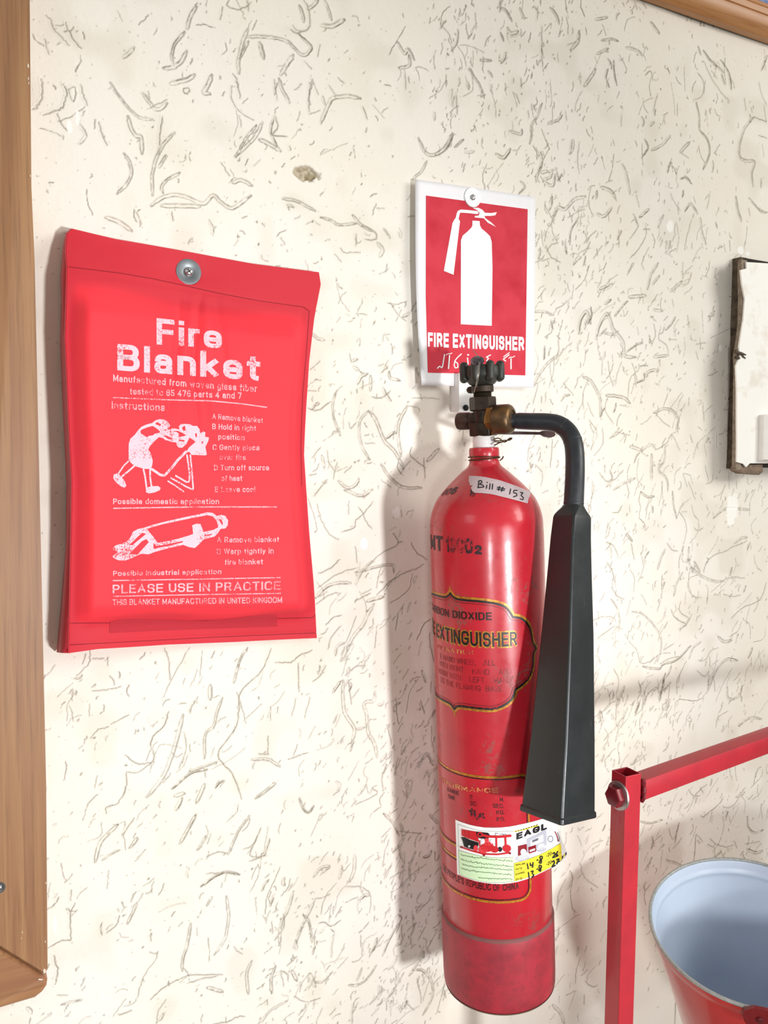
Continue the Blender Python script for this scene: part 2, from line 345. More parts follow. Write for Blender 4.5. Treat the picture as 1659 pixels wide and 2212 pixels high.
# ---------------------------------------------------------------- the trowelled plaster wall
# strokes read off the photograph, each line: origin x, origin y, scale, then strokes ("c" scratch, "t" wider gouge)
TR = [
(60, 0, 3.318, """c130,108 165,150 180,205 235,265 295,325;c268,160 290,220 330,290 385,350;c112,275 150,390;c90,570 103,640 95,710 60,770 20,790
c250,600 280,660 265,720 250,770 180,800 105,825;c285,640 325,730 340,630 290,640;c380,605 395,680 428,755;c212,820 235,880 280,940;c85,920 150,935 240,975
t590,590 650,680 720,770 800,840 890,855;t825,665 870,730 930,785 1000,740;c862,650 872,710;t720,835 740,920 780,975 812,985 820,1100;c505,870 530,960 565,1040
t1050,955 980,1030 920,1140 895,1260 895,1400;c965,830 950,950 945,1040;t990,1115 940,1200;t690,1100 735,1170 745,1240 710,1320 640,1390;t1210,50 1165,120 1145,205
t1125,230 1060,310 1035,390 1040,450;t1140,370 1095,450 1030,485 975,487;t1195,540 1130,575 1025,600;c1395,50 1380,140;t1320,540 1295,610 1265,660 1305,670
c1110,650 1120,630 1150,630 1160,655 1135,670 1110,650;t1575,215 1540,310 1510,440 1515,530;c1470,530 1500,580 1525,710;c1460,620 1465,720 1520,800 1620,860
c1520,830 1530,910;t1640,900 1560,1000 1490,1130;t1090,1240 1000,1290 960,1340 970,1380;t885,1475 960,1420 1060,1395 1160,1420 1260,1460 1330,1400 1390,1450 1470,1490 1600,1400
t960,1475 1100,1475 1230,1480;c1380,1165 1445,1260;t1470,1310 1530,1290 1610,1330;t560,1560 650,1590 745,1655;c1600,20 1560,50 1500,70 1425,40 1440,5;c780,1520 815,1610;c1030,1510 1040,1580"""),
(500, 0, 3.318, """t105,265 200,265 300,275 400,300 440,340 490,390 530,395 570,345 530,300 480,250;t440,400 400,460 350,540;t340,570 360,640 415,735;c305,570 315,650 325,730
c515,0 550,70 550,200 470,240 415,215;t645,185 720,190 805,145;t670,10 700,90 715,145;t485,45 510,110 515,160;c575,570 555,650 555,800;c575,570 620,680;c500,605 450,650;c520,440 575,500
t640,880 700,740 730,705 830,690 920,705;c695,605 740,680;t1190,310 1240,385 1265,355 1310,430;t1270,400 1275,470 1200,490;c1240,500 1250,640;c1465,360 1450,420 1455,490;c1500,180 1555,240 1580,310
c940,760 975,860;t1340,990 1390,1090 1450,1110 1540,1060 1590,960;c1610,670 1615,830;t1400,1160 1360,1230 1300,1285;t370,1420 470,1440 600,1510;t640,1555 720,1580 770,1610 900,1600
t870,1540 930,1610 1010,1655;t220,880 170,980 30,1120;t200,1000 270,1030 350,1080;c310,830 330,910 300,970 400,980;c630,320 615,410;c415,1045 425,1080;c1095,605 1140,620;t200,310 230,420;t120,300 60,420"""),
(940, 0, 3.318, """t470,55 510,80 550,150;t610,60 640,130;c740,45 735,145;t830,55 870,105 890,165;c770,190 765,330 770,480;t520,200 545,240 595,225;t470,235 490,290;t1035,220 1025,300 980,350;t325,430 400,435
c340,440 345,480;t380,510 410,550;t250,490 270,540 310,600 350,700;t125,960 80,1050 10,1110;t205,1000 140,1055;t1150,500 1090,590 1070,620;c1050,655 1015,720 1000,800;c930,790 945,870
t1190,290 1260,280 1310,295;t1160,385 1240,350;t1370,340 1440,360 1485,400;t1150,140 1230,125;c1425,5 1445,65;t1545,160 1605,240;c1505,540 1545,510 1560,575;c1595,670 1560,800;c1335,820 1330,910
t765,740 730,840 690,900 690,980 675,1030;t530,940 610,960 620,930;t435,1105 490,1130 535,1070;c760,1185 730,1280 745,1310;t760,1240 800,1225;t770,1300 840,1330 855,1260;t610,1300 640,1340 600,1390
c720,1060 745,1110;t1340,1180 1370,1260 1395,1390;t1500,1000 1525,1060 1480,1130;c1035,1020 1020,1140 1030,1240;t1075,1410 1000,1430 930,1500 880,1490 840,1570;t1160,1370 1155,1420;t1190,1340 1260,1370 1290,1420
t1160,1530 1210,1550 1265,1490;c1440,1400 1460,1480;t1465,1555 1530,1500;c610,550 615,630;c575,670 605,740;c560,560 560,600;c215,1170 200,1235;c175,560 175,610;c690,745 690,790;c665,790 670,850;t230,590 240,640;c395,600 410,680"""),
(1159, 100, 3.318, """t1160,0 1180,60;t1200,30 1250,100 1340,180;c1200,100 1250,210 1310,310 1385,395;c1250,165 1300,230;c1630,20 1640,170;c1595,255 1610,340 1650,430;c1490,370 1500,460;t1145,400 1165,500 1165,600
t1170,605 1225,670 1240,770 1195,880;t1555,510 1490,590 1455,700 1455,790 1495,820 1560,830 1540,910 1550,1005;c1560,510 1650,540;c1590,640 1650,660;t1095,690 1030,755;c1030,760 1090,800;c1315,700 1275,770
c775,660 800,730 750,800;t1030,950 1070,940 1110,985;c955,1050 980,1110 1025,1180;t1060,1180 1100,1130 1150,1200;c1245,1040 1230,1110 1215,1170;t910,1210 870,1300;c780,1270 785,1350 740,1440 670,1520
c700,1240 730,1290 670,1380;c150,1160 110,1250 110,1330 150,1405;c330,1330 355,1360 340,1420;c430,1320 350,1400;c385,1445 310,1480 270,1540;c470,1430 410,1520;c65,1430 100,1510 170,1550;c590,1310 590,1440
c805,1440 755,1550 770,1600;c690,1550 655,1620;c1045,1550 1045,1650;t1430,1080 1440,1170 1465,1250;t1520,1090 1600,1180 1650,1190;c1515,1160 1530,1220;t1330,200 1350,270;c1400,230 1420,300;c950,1480 1000,1450;c1110,1410 1110,1450"""),
(1150, 560, 3.318, """t0,375 80,375 155,400;c165,355 220,330 250,295;c160,210 135,265;t480,215 550,180;c295,180 285,290;t335,530 345,440 390,375 420,460;t460,570 480,480 530,390 560,440 580,500 650,590 665,690 740,700
t520,530 600,540;t690,270 760,265 810,260;t590,405 640,340 680,300;c730,30 680,110;t900,30 850,110 825,215;t910,120 860,180;c1075,25 1075,150;t1070,160 990,230;c900,250 850,325;c920,480 905,570 960,620 975,690
t870,700 965,690;c1040,610 1055,680;t680,660 750,610 790,600;t180,690 110,750 50,830 15,910;c45,900 10,1040;c225,885 300,975;t365,840 420,870 465,945 490,1010 490,1130;c400,1030 440,1130;c410,1150 465,1230
c545,730 555,820 580,910;c640,735 610,820 595,905;t530,975 600,980 660,995 700,1030;c540,990 525,1080 580,1180;c750,800 700,870 685,1000;t730,890 800,860 800,820;t870,1100 950,1070 1010,1090 1045,1150 1030,1220
c880,1100 930,1160 990,1205;t730,1455 760,1390 850,1330 885,1360;c885,1370 960,1320 1000,1260 1055,1370;t700,1340 790,1370;t950,1340 945,1440 905,1510 960,1570 970,1650;c480,1530 530,1590 600,1570 630,1530
c520,1470 520,1530;t855,1400 855,1580;c1080,1540 1110,1630;c1080,1535 1130,1550 1150,1610;c1220,1030 1230,1160;c1230,1320 1250,1420;c1240,1480 1265,1590;c1320,1260 1320,1350;c1110,400 1120,490;c505,710 500,830
c25,1470 75,1540 65,1630;c150,1290 130,1500;c600,1240 700,1260;c1000,290 1010,350;t870,360 930,370;c750,480 760,540;c840,570 860,620;t1260,410 1300,370;t520,320 560,290;c770,770 830,760;c380,1310 400,1350;c440,1310 420,1370;c1170,660 1185,720"""),
(650, 480, 3.687, """t285,1345 255,1450 265,1560 315,1700;c50,1480 130,1495 240,1430;t535,1505 475,1580 465,1680 490,1790 550,1890;t545,1505 600,1580 660,1730 750,1830 820,1960;t845,1465 780,1600 775,1720 800,1860
c845,1465 930,1480 940,1520;c495,1250 490,1330;t555,1225 555,1340;t400,1110 450,1090;t420,1150 460,1180;c560,1390 640,1400 710,1340;t700,1190 710,1240 785,1260;c880,1400 980,1400 1100,1410;c680,640 760,655 840,630
c515,135 590,140 600,95 560,60 490,20;t610,165 655,220 630,270;c320,205 350,240 470,240;c270,250 330,320;c150,1110 70,1180;c210,1810 220,1900 270,1980;c160,1790 90,1880;c210,2050 160,2110 110,2180
t300,2060 370,2115 440,2090 460,2045;t350,2130 480,2180 570,2130;t640,1930 720,2040 820,2110 960,2115;c880,1790 880,1870 1000,1960;c870,1900 790,2010;c980,1880 990,2060;t1100,1810 1010,1900;c640,2050 720,2110;c380,1600 400,1640 440,1590
c440,90 440,200;t660,50 710,120;c640,1200 690,1150;t680,1720 740,1670;c510,1700 540,1690;c510,1760 590,1760;t170,1860 190,1950;c60,1340 125,1345;c110,1250 160,1260"""),
(660, 1080, 3.687, """c95,30 130,170 190,270 270,320;c105,585 200,545 275,470;c100,700 220,610 300,575 415,540;t80,780 170,690 270,660 360,660;c85,830 180,760 260,740;t400,575 520,545 620,520 700,520 705,570;c515,510 600,430 740,350 700,265
c740,340 780,330;c420,55 460,110 490,180 530,230;c540,20 460,110 400,170 390,220 290,260;c400,370 415,500;c570,755 680,650 780,590 900,540 940,510;c850,590 820,720 680,820;t490,805 620,770
t545,830 490,920 460,990 380,1090 330,1190 285,1280;c400,930 360,1050 310,1150;c280,1000 210,1090 180,1190;c160,1000 220,940 290,920;c340,1240 290,1400;t300,1440 300,1600 320,1710 390,1820 370,1940;c345,1450 365,1630
c320,1400 400,1330 490,1320;t555,1530 545,1600 470,1620 490,1720 500,1850 550,1940 575,2050;c730,1600 730,1700 745,1780;c900,1430 830,1540 805,1700;c655,1800 690,1950;c735,910 720,1040;c845,340 890,420 970,480
c1000,950 940,1000 890,1110;c990,1060 1000,1180 1030,1290;c920,1600 950,1700;t930,1360 960,1450;c1000,1450 1000,1540;t900,2130 960,2020 1020,2110;c770,2030 800,1970;c60,1450 150,1370;c405,800 520,740;c450,750 525,710;c780,830 770,910"""),
(1250, 1040, 4.056, """c120,0 115,150 80,250;c415,0 440,100 430,160;c545,90 530,160 540,230 525,320;t545,90 600,135 660,130;c525,320 575,370 580,430;c300,275 350,270 380,210;c725,0 740,160;c775,0 780,95;t820,90 835,220 860,320
c960,0 1025,160;c880,265 930,340 945,440 920,550;c990,200 1010,290 1050,350 1030,470 970,540;t965,575 960,690 1000,770 1100,840 1200,875 1275,870;t1010,700 1060,790;c915,605 905,680 925,710
c1095,800 1120,710 1200,640 1300,610 1340,580 1420,550 1480,520;t1370,540 1420,500 1480,490;c1275,870 1200,940 1160,970;c1040,820 970,850 960,930 1000,1010 1075,1020;c940,970 930,1080;c895,1050 885,1140 965,1200
c810,1120 850,1200 940,1250;t910,800 860,890 835,1000;c775,540 820,600 870,615;t760,600 720,670 695,770;c240,530 320,580 350,680;c250,710 300,790 320,890;c290,930 340,1000 400,1035;c450,770 490,850 485,970
t285,1030 340,1110 360,1220 350,1310;t470,1140 560,1160 660,1260 720,1370 720,1480 690,1570;c130,1220 200,1190 300,1190 330,1240;c320,1270 160,1380;c410,1340 450,1410 510,1480 540,1590 620,1580 660,1540
t560,1620 700,1640 740,1600 860,1560 980,1440;c710,1600 800,1550 900,1530;c740,1480 840,1420;c470,1560 410,1690;c305,1640 350,1740 330,1870;c250,1810 270,1960 170,2060;t400,1800 330,1960;c945,1575 890,1680 870,1770
c1040,1570 1110,1560 1150,1490 1220,1455;c1145,1530 1150,1630;t1390,1570 1290,1560 1200,1660 1120,1850;c1120,1850 1050,1920 960,1920 860,1920 840,2010;c1340,1640 1260,1780 1200,1930;c1335,1200 1440,1110 1590,1040 1650,890
c1430,1220 1400,1310 1320,1360;t1220,1360 1270,1400 1340,1390;c1640,1290 1620,1380 1530,1410;c1270,990 1350,1010 1420,1000;c1560,320 1515,380 1530,460;c1490,550 1480,630;c1540,650 1560,740 1610,790
t1180,320 1290,240 1500,250;c1280,860 1370,840 1460,850;c1030,1650 1100,1710 1140,1660;t1300,1800 1310,1900 1400,1880 1430,1790;c480,1930 440,2060 350,2170;c1010,1970 950,2060 940,2150;c1310,2010 1220,2070 1200,2160
t1400,2140 1500,2070 1600,2080;c735,1950 735,2010;c720,1040 690,1140;c460,540 490,700;t420,460 470,520;c650,900 655,950;c550,990 600,1080;c1500,1100 1465,1250;c1580,1480 1575,1560;c525,1750 545,1820"""),
(200, 1400, 3.318, """c515,0 545,90 555,230;c690,0 570,220 500,370;c545,460 510,560 430,640 415,720;c430,720 440,800 400,825 320,830 235,770;c240,890 330,890 430,820;c240,890 240,1000 185,1110 100,1140 100,1190
t650,480 610,640 580,740 540,850 490,950 390,1070;c660,610 670,720 620,870;t930,360 890,470 870,560 810,620 805,790;t1115,0 1060,80 1015,250;c1280,0 1215,160 1060,320 1050,450 1020,580 900,770 1000,900 1075,1085
t695,885 890,815;t570,1010 700,900 820,870;c1215,400 1085,520;t1140,800 1260,800 1345,850;c1405,800 1550,750;c1480,1080 1530,1175 1590,1140;t1170,1075 1310,970;c1045,1120 1030,1180 965,1250
t1125,1205 1050,1310 1000,1420 975,1475;c820,1500 900,1465 970,1475;t740,1200 630,1400;t815,1350 755,1450;c1210,1290 1130,1480 1250,1490;c300,1220 210,1350;t180,1270 60,1390 20,1530;c330,1370 280,1430
c820,1620 950,1610 1050,1625;c0,310 120,295 205,275;c125,550 265,480;c1260,630 1260,760;c1190,760 1265,765;c1310,105 1420,100 1480,55 1570,20;c1475,110 1480,320;c1460,360 1430,490;c1560,350 1520,500;t805,980 745,1110;t590,1060 660,1040;t600,1160 640,1080;c0,75 80,70;t845,270 845,365"""),
(100, 1780, 3.858, """c205,550 200,640;c105,610 70,670 10,715;c235,660 195,780 205,960 130,975 10,1040;c65,1100 75,1170 100,1220 75,1340;c470,820 450,880 465,930;t760,120 700,200;c830,220 740,315;c900,460 810,520;t750,680 680,830
c860,1070 925,1100 850,1210 790,1320 765,1430 720,1500 650,1520;c870,1465 960,1380 1090,1300 1230,1260 1470,1255;c1170,1330 1300,1290 1430,1265;t1205,830 1175,1010 1140,1120 1135,1220;t1290,520 1400,440 1500,400 1610,420
t1500,600 1520,760 1500,900 1480,970 1400,1090;c1350,950 1360,1140;t1340,1360 1470,1395;c600,1595 710,1555;t1380,610 1340,680;c1390,1667 1500,1650 1590,1610 1659,1600;c85,1430 180,1430"""),
(530, 1700, 3.858, """c210,0 95,90;c130,340 80,460 20,560;c35,620 90,600 175,560;t450,95 490,190 530,210 570,160;c680,210 610,285;c290,665 235,790 180,910 165,1060;t400,870 350,1030 300,1130 285,1320;t480,1060 530,1130 555,1290
c755,795 680,890 640,980 630,1060;t910,570 905,680 870,780;c830,830 960,830 1030,880 1045,960 1030,1045;c870,640 820,700 800,650;c925,915 835,960;c800,990 750,1080;c610,1140 660,1125 710,1160 790,1110;c220,1110 225,1220
t420,1275 425,1350;t50,1450 10,1560 25,1720;t250,1500 215,1600 220,1715;c290,1530 320,1660;c300,1530 350,1560 355,1620;t385,1530 430,1610;c400,1740 500,1790 620,1760;c185,1770 95,1835;t350,1780 220,1850 110,1970
c990,1390 940,1445 885,1460;t1090,1490 1010,1600 930,1650 860,1650;t970,1510 930,1610;c1270,1060 1300,1100 1255,1220;t1150,220 1230,300 1270,390;c1270,370 1470,390;c1510,640 1390,720 1280,830;c1560,920 1440,1040
c1500,1170 1440,1270;c1600,1190 1530,1330;t1470,1410 1370,1570;t1320,1550 1240,1690;t1400,1525 1480,1530 1550,1620 1560,1740 1480,1900;c1340,1800 1410,1865;c1650,1700 1600,1870;t1540,230 1600,300;c1580,530 1580,610
c1060,10 1095,60 925,150;c1190,1510 1150,1530"""),
(1170, 1780, 5.12, """c470,40 415,80;c565,40 495,90;c530,120 480,200;c400,130 460,260;c680,190 580,220 490,320 445,430 450,530 500,620 620,700;c270,610 200,760 175,900;c350,620 320,780 345,940 385,975;c410,1000 280,1090 180,1180 120,1195
c500,1340 480,1420;c430,1470 380,1640 375,1770;c485,1520 455,1630;c600,1560 515,1660 505,1730;c380,1840 270,1900;c470,1880 470,2000;t120,2000 200,2080 250,2200;c480,1740 560,1800 620,1780"""),
(1360, 1620, 5.548, """c575,520 520,660 465,835;c1070,330 930,570;c860,790 890,810 960,750 1080,650 1125,570;c1115,680 1160,700 1240,670 1325,560;c715,480 770,550 850,560;c850,450 890,520;t140,860 250,880 400,840;c380,1030 260,1130
c770,1390 790,1100 805,1020 880,1110;c960,1060 1050,1140 1160,1165 1240,1150;c1310,680 1200,900;c1120,800 1130,920 1110,1030;t1410,800 1420,920 1490,990 1600,960;c1560,350 1450,460;c1250,1080 1290,1190;c1380,1130 1560,1100
t1410,1190 1500,1230 1590,1210;t440,1320 560,1360 680,1420;c395,1200 370,1430;t270,1290 190,1440;c1020,1170 1020,1260 1050,1310;c1085,1200 1140,1310;c930,1140 1010,1165;c1590,460 1550,540 1470,600;c1340,520 1390,450"""),
]
def value_noise(X, Z, cell, seed):            # smooth 2D noise in -1..1 on a grid given by axis arrays
    r = np.random.default_rng(seed); gx = (X-X[0])/cell; gz = (Z-Z[0])/cell
    G = r.uniform(-1, 1, (int(gx[-1])+3, int(gz[-1])+3))
    def w(g):
        i = np.floor(g).astype(int); f = g-i; return i, f*f*(3-2*f)
    i, fi = w(gx); j, fj = w(gz)
    A = G[i]*(1-fi)[:, None]+G[i+1]*fi[:, None]
    return A[:, j]*(1-fj)+A[:, j+1]*fj
def build_wall(mat):
    # columns are denser to the left, where the wall is nearer to the camera
    xs = [-0.16]
    while xs[-1] < 1.52: xs.append(xs[-1]+0.00088*(1+0.33*max(0.0, xs[-1])))
    zs = [0.50]
    while zs[-1] < 2.46: zs.append(zs[-1]+0.00105)
    xs = np.array([-6, -3, -1.2, -.6, -.3]+xs+[1.7, 2.0, 3.0, 5.0, 8.0]); zs = np.array([0, .2, .35]+zs+[2.55, 2.8, 3.3])
    nx, nz = len(xs), len(zs); H = np.zeros((nx, nz), np.float32); D = np.zeros((nx, nz), np.float32)
    fine = value_noise(xs[5:-5], zs[3:-3], .0032, 1); mid = value_noise(xs[5:-5], zs[3:-3], .014, 2); mid2 = value_noise(xs[5:-5], zs[3:-3], .006, 5)
    big = value_noise(xs[5:-5], zs[3:-3], .06, 3); big2 = value_noise(xs[5:-5], zs[3:-3], .19, 4)
    core = np.s_[5:-5, 3:-3]
    H[core] = fine*.00006+mid*.00010+mid2*.00008+big*.0007+big2*.0016
    sm = np.clip((value_noise(xs[5:-5], zs[3:-3], .035, 6)+value_noise(xs[5:-5], zs[3:-3], .1, 7)*.8-.35)*1.6, 0, 1)
    S = np.zeros((nx, nz), np.float32); S[core] = sm
    jag = np.zeros((nx, nz), np.float32); jag[core] = fine*.5+mid2*.5
    def stroke(P, kind, wd, dep, dirt):
        # P: wall (x, z) polyline
        L = np.linalg.norm(np.diff(P, axis=0), axis=1).sum()
        m = wd*1.4+.004
        a, b = np.searchsorted(xs, [P[:, 0].min()-m, P[:, 0].max()+m]); c, d = np.searchsorted(zs, [P[:, 1].min()-m, P[:, 1].max()+m])
        a, c = max(a, 5), max(c, 3); b, d = min(b, nx-5), min(d, nz-3)
        if b-a < 2 or d-c < 2: return
        X = xs[a:b, None]; Z = zs[None, c:d]; best = np.full((b-a, d-c), 1e9); sd = np.zeros_like(best); tt = np.zeros_like(best)
        acc = 0.0
        for p, q in zip(P[:-1], P[1:]):
            e = q-p; l2 = max(e@e, 1e-12); t = np.clip(((X-p[0])*e[0]+(Z-p[1])*e[1])/l2, 0, 1)
            dx = X-p[0]-t*e[0]; dz = Z-p[1]-t*e[1]; dd = dx*dx+dz*dz; k = dd < best
            best = np.where(k, dd, best); sd = np.where(k, np.sign(dx*e[1]-dz*e[0]), sd); tt = np.where(k, acc+t*math.sqrt(l2), tt); acc += math.sqrt(l2)
        dist = np.sqrt(best); j = jag[a:b, c:d]; dist = np.maximum(dist+j*(.0006 if kind == 'c' else .0009), 0)
        tap = np.clip(np.minimum(tt, L-tt)/(.06*L+.001), .55, 1)*(1+jag[a:b, c:d]*.25)
        if kind == 'c':
            g = np.exp(-(dist/np.maximum(wd*.55*tap, .00062))**2); H[a:b, c:d] -= dep*g*.9
            H[a:b, c:d] += dep*.45*np.exp(-((dist-wd*1.1)/(wd*.6))**2)*(sd > 0)
            dr = g*dirt*np.clip(.85+j*.6, .2, 1)
        else:
            hw = wd*tap; x = dist/hw; H[a:b, c:d] -= dep*np.clip(1-x**4, 0, 1)
            H[a:b, c:d] += dep*.5*np.exp(-((x-1.15)/.3)**2)
            edge = np.exp(-((dist-hw*.92)/.00085)**2)*np.where(sd > 0, 1.0, .6)
            dr = np.maximum(edge*dirt*np.clip(.85+j*.8, .1, 1), .12*dirt*np.clip(1.2-x, 0, 1))
        D[a:b, c:d] = np.maximum(D[a:b, c:d], dr)
    r = random.Random(5)
    def jitter(P, amp):
        P = spline(P, 5); return P+np.array([[r.gauss(0, amp), r.gauss(0, amp)] for _ in P])
    for ox, oy, sc, txt in TR:
        for s in txt.replace('\n', ';').split(';'):
            s = s.strip()
            if not s: continue
            px = np.array([[ox+float(q.split(',')[0])/sc, oy+float(q.split(',')[1])/sc] for q in s[1:].split()])
            P = W(px[:, 0], px[:, 1])[:, [0, 2]]; k = s[0]; low = 1.0 if px[:, 1].mean() > 0 else 1
            stroke(jitter(P, .00042 if k == 'c' else .0002), k, r.uniform(.0011, .0017) if k == 'c' else r.uniform(.0012, .0025), r.uniform(.0009, .0016) if k == 'c' else r.uniform(.0010, .0017), r.uniform(.8, 1.0) if k == 'c' else r.uniform(.7, 1.0))
    # the many small marks between them: (centre x, centre y, spread x, spread y, count, angle, angle spread, mean length in mm)
    FIELDS = [(300, 250, 320, 280, 90, 70, 40, 11), (800, 250, 300, 280, 130, 65, 40, 11), (1250, 250, 320, 260, 300, 75, 28, 12), (1500, 250, 200, 260, 90, 110, 30, 13),
              (1380, 760, 240, 260, 480, 65, 28, 14), (790, 900, 120, 260, 110, 60, 35, 11), (1450, 1300, 250, 280, 500, 68, 26, 15), (1350, 1560, 120, 90, 150, 62, 22, 16),
              (420, 1640, 330, 230, 190, 58, 24, 12), (800, 1500, 110, 280, 150, 62, 24, 12), (350, 2050, 300, 190, 120, 60, 40, 9), (760, 2030, 210, 190, 280, 62, 30, 12),
              (900, 1850, 80, 330, 210, 62, 22, 13), (1260, 1980, 80, 250, 80, 65, 25, 12), (1500, 1760, 190, 130, 230, 66, 26, 14), (1400, 2080, 70, 180, 60, 64, 26, 12),
              (1100, 130, 170, 140, 110, 80, 25, 9), (1220, 460, 110, 150, 120, 75, 25, 12), (680, 620, 200, 120, 60, 20, 60, 7), (1090, 1000, 120, 130, 60, 70, 25, 12)]
    for cx, cy, sx, sy, n, an, asp, ln in FIELDS:
        for _ in range(n):
            px, py = cx+sx*r.uniform(-1, 1), cy+sy*r.uniform(-1, 1)
            if not (-60 < px < 1720 and -60 < py < 2280): continue
            p = W(px, py)[[0, 2]]; a = math.radians(r.gauss(an, asp)); l = min(.05, r.expovariate(1/(ln*.0008))+.0015); bend = r.gauss(0, .25)
            dv = np.array([math.cos(a), math.sin(a)]); nv = np.array([-dv[1], dv[0]])
            P = np.array([p-dv*l/2, p+nv*l*bend*.5, p+dv*l/2])
            k = 't' if (l > .009 and r.random() < .16) else 'c'
            stroke(jitter(P, .0004 if k == 'c' else .0002), k, r.uniform(.0008, .0013) if k == 'c' else r.uniform(.0011, .0022), r.uniform(.0006, .0012), r.uniform(.5, 1.0))
    for _ in range(1500):                      # the same marks go on outside the frame and behind the hanging things
        p = np.array([r.uniform(-.14, 1.5), r.uniform(.52, 2.44)]); q = proj(np.array([p[0], 0, p[1]]))
        hid = not (-20 < q[0] < 1680 and -20 < q[1] < 2232) or (165 < q[0] < 655 and 600 < q[1] < 1370) or (905 < q[0] < 1140 and 440 < q[1] < 820) or (960 < q[0] < 1170 and 1150 < q[1] < 2080) or q[0] < 60
        if not hid: continue
        a = math.radians(r.gauss(63, 28)); l = min(.05, r.expovariate(1/.011)+.002); dv = np.array([math.cos(a), math.sin(a)]); nv = np.array([-dv[1], dv[0]])
        stroke(jitter(np.array([p-dv*l/2, p+nv*l*r.gauss(0, .12), p+dv*l/2]), .0003), 't' if r.random() < .15 else 'c', r.uniform(.0009, .0015), r.uniform(.0006, .0012), r.uniform(.5, 1.0))
    for _ in range(2600):                      # pinholes
        px, py = r.uniform(-40, 1700), r.uniform(-40, 2260); p = W(px, py)[[0, 2]]
        stroke(np.array([p, p+np.array([r.uniform(-1, 1), r.uniform(-1, 1)])*.0009]), 'c', r.uniform(.0006, .0012), .0006, r.uniform(.25, .9))
    # the chipped hole and the grime round the switch box
    G = np.zeros((nx, nz), np.float32)
    p = W(662, 375)[[0, 2]]; X = (xs[:, None]-p[0]); Z = (zs[None, :]-p[1]); q = np.sqrt((X/.019)**2+(Z/.0098)**2)+jag*.35
    hole = np.clip((1.05-q)*4, 0, 1); H -= hole*.0045*(1+jag*.6); D = np.maximum(D, hole*np.clip(.55+jag*.8, .2, 1)); G = np.maximum(G, hole)
    PALE = np.zeros((nx, nz), np.float32)      # bare white patches: torn tape, fresh chips
    def patch(px, py, rx, ry, pw=4):
        c = W(px, py)[[0, 2]]; ex = abs(W(px+rx, py)[0]-c[0]); ez = abs(W(px, py+ry)[2]-c[1])
        q_ = (abs((xs[:, None]-c[0])/ex)**pw+abs((zs[None, :]-c[1])/ez)**pw)**(1/pw)+jag*.3; np.maximum(PALE, np.clip((1.05-q_)*6, 0, 1), out=PALE)
    for a_ in ((1582, 1096, 12, 27), (1578, 1125, 8, 10), (1447, 488, 7, 13, 2), (1599, 541, 8, 8, 2), (1614, 548, 5, 5, 2), (1556, 752, 4, 8, 2), (857, 1107, 9, 12, 2), (787, 1175, 8, 13, 2), (120, 2002, 3, 22, 2), (167, 255, 4, 18, 2), (150, 275, 6, 14, 2)): patch(*a_)
    D *= 1-PALE*.8
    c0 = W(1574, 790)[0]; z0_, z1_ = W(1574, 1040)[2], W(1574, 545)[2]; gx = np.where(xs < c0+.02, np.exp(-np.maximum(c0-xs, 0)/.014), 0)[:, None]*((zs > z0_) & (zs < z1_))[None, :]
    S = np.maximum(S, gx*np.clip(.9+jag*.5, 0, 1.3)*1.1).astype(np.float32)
    V = np.empty((nx*nz, 3), np.float32); V[:, 0] = np.repeat(xs, nz); V[:, 1] = -H.ravel(); V[:, 2] = np.tile(zs, nx)
    me = bpy.data.meshes.new('wall_back'); me.vertices.add(nx*nz); me.vertices.foreach_set('co', V.ravel())
    i = np.arange(nx-1)[:, None]*nz; j = np.arange(nz-1)[None, :]; a = (i+j).ravel()
    q = np.stack([a, a+nz, a+nz+1, a+1], -1).astype(np.int32); nf = len(q)
    me.loops.add(nf*4); me.loops.foreach_set('vertex_index', q.ravel()); me.polygons.add(nf)
    me.polygons.foreach_set('loop_start', np.arange(nf, dtype=np.int32)*4)
    me.polygons.foreach_set('use_smooth', np.ones(nf, bool)); me.update(calc_edges=True)
    for nm, arr in (('dirt', D), ('smear', S), ('chip', G), ('pale', PALE)):
        at = me.attributes.new(nm, 'FLOAT', 'POINT'); at.data.foreach_set('value', arr.ravel())
    me.materials.append(mat); o = bpy.data.objects.new('wall_back', me); COL.objects.link(o)
    tag(o, 'cream rough-plastered wall covered in short grooves and scratches', 'wall', kind='structure'); return o
t = NT('cream_plaster')
tone = t.ramp(t.noise(5.5, 3, .5, t.obj()), [(.3, lin('#F3EFE6')), (.7, lin('#F1EADC'))])
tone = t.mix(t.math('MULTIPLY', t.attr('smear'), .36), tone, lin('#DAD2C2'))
sp = t.noise(900, 2, .6, t.obj()); tone = t.mix(t.ramp(sp, [(.64, K(0)), (.72, K(.35))]), tone, lin('#B8AC94'))
tone = t.mix(t.attr('dirt'), tone, lin('#6E624D')); tone = t.mix(t.math('MULTIPLY', t.attr('chip'), .5), tone, lin('#A79468'))
tone = t.mix(t.attr('pale'), tone, lin('#FDFBF4'))
t.bump(t.noise(1500, 3, .6, t.obj()), .15, .0006); t.set(tone, .78, Specular_IOR_Level=.25)
build_wall(t.m)
# floor, far below the frame
m = MB(); box(m, (-6, -7, -.05), (14, 0, 0), (0, 7, 0), (0, 0, .05)); f = m.build('floor', simple('grey_terrazzo', '#A39A8E', .6, scale=40), loc=(0, 0, 0))
tag(f, 'grey floor at the foot of the wall', 'floor', kind='structure')
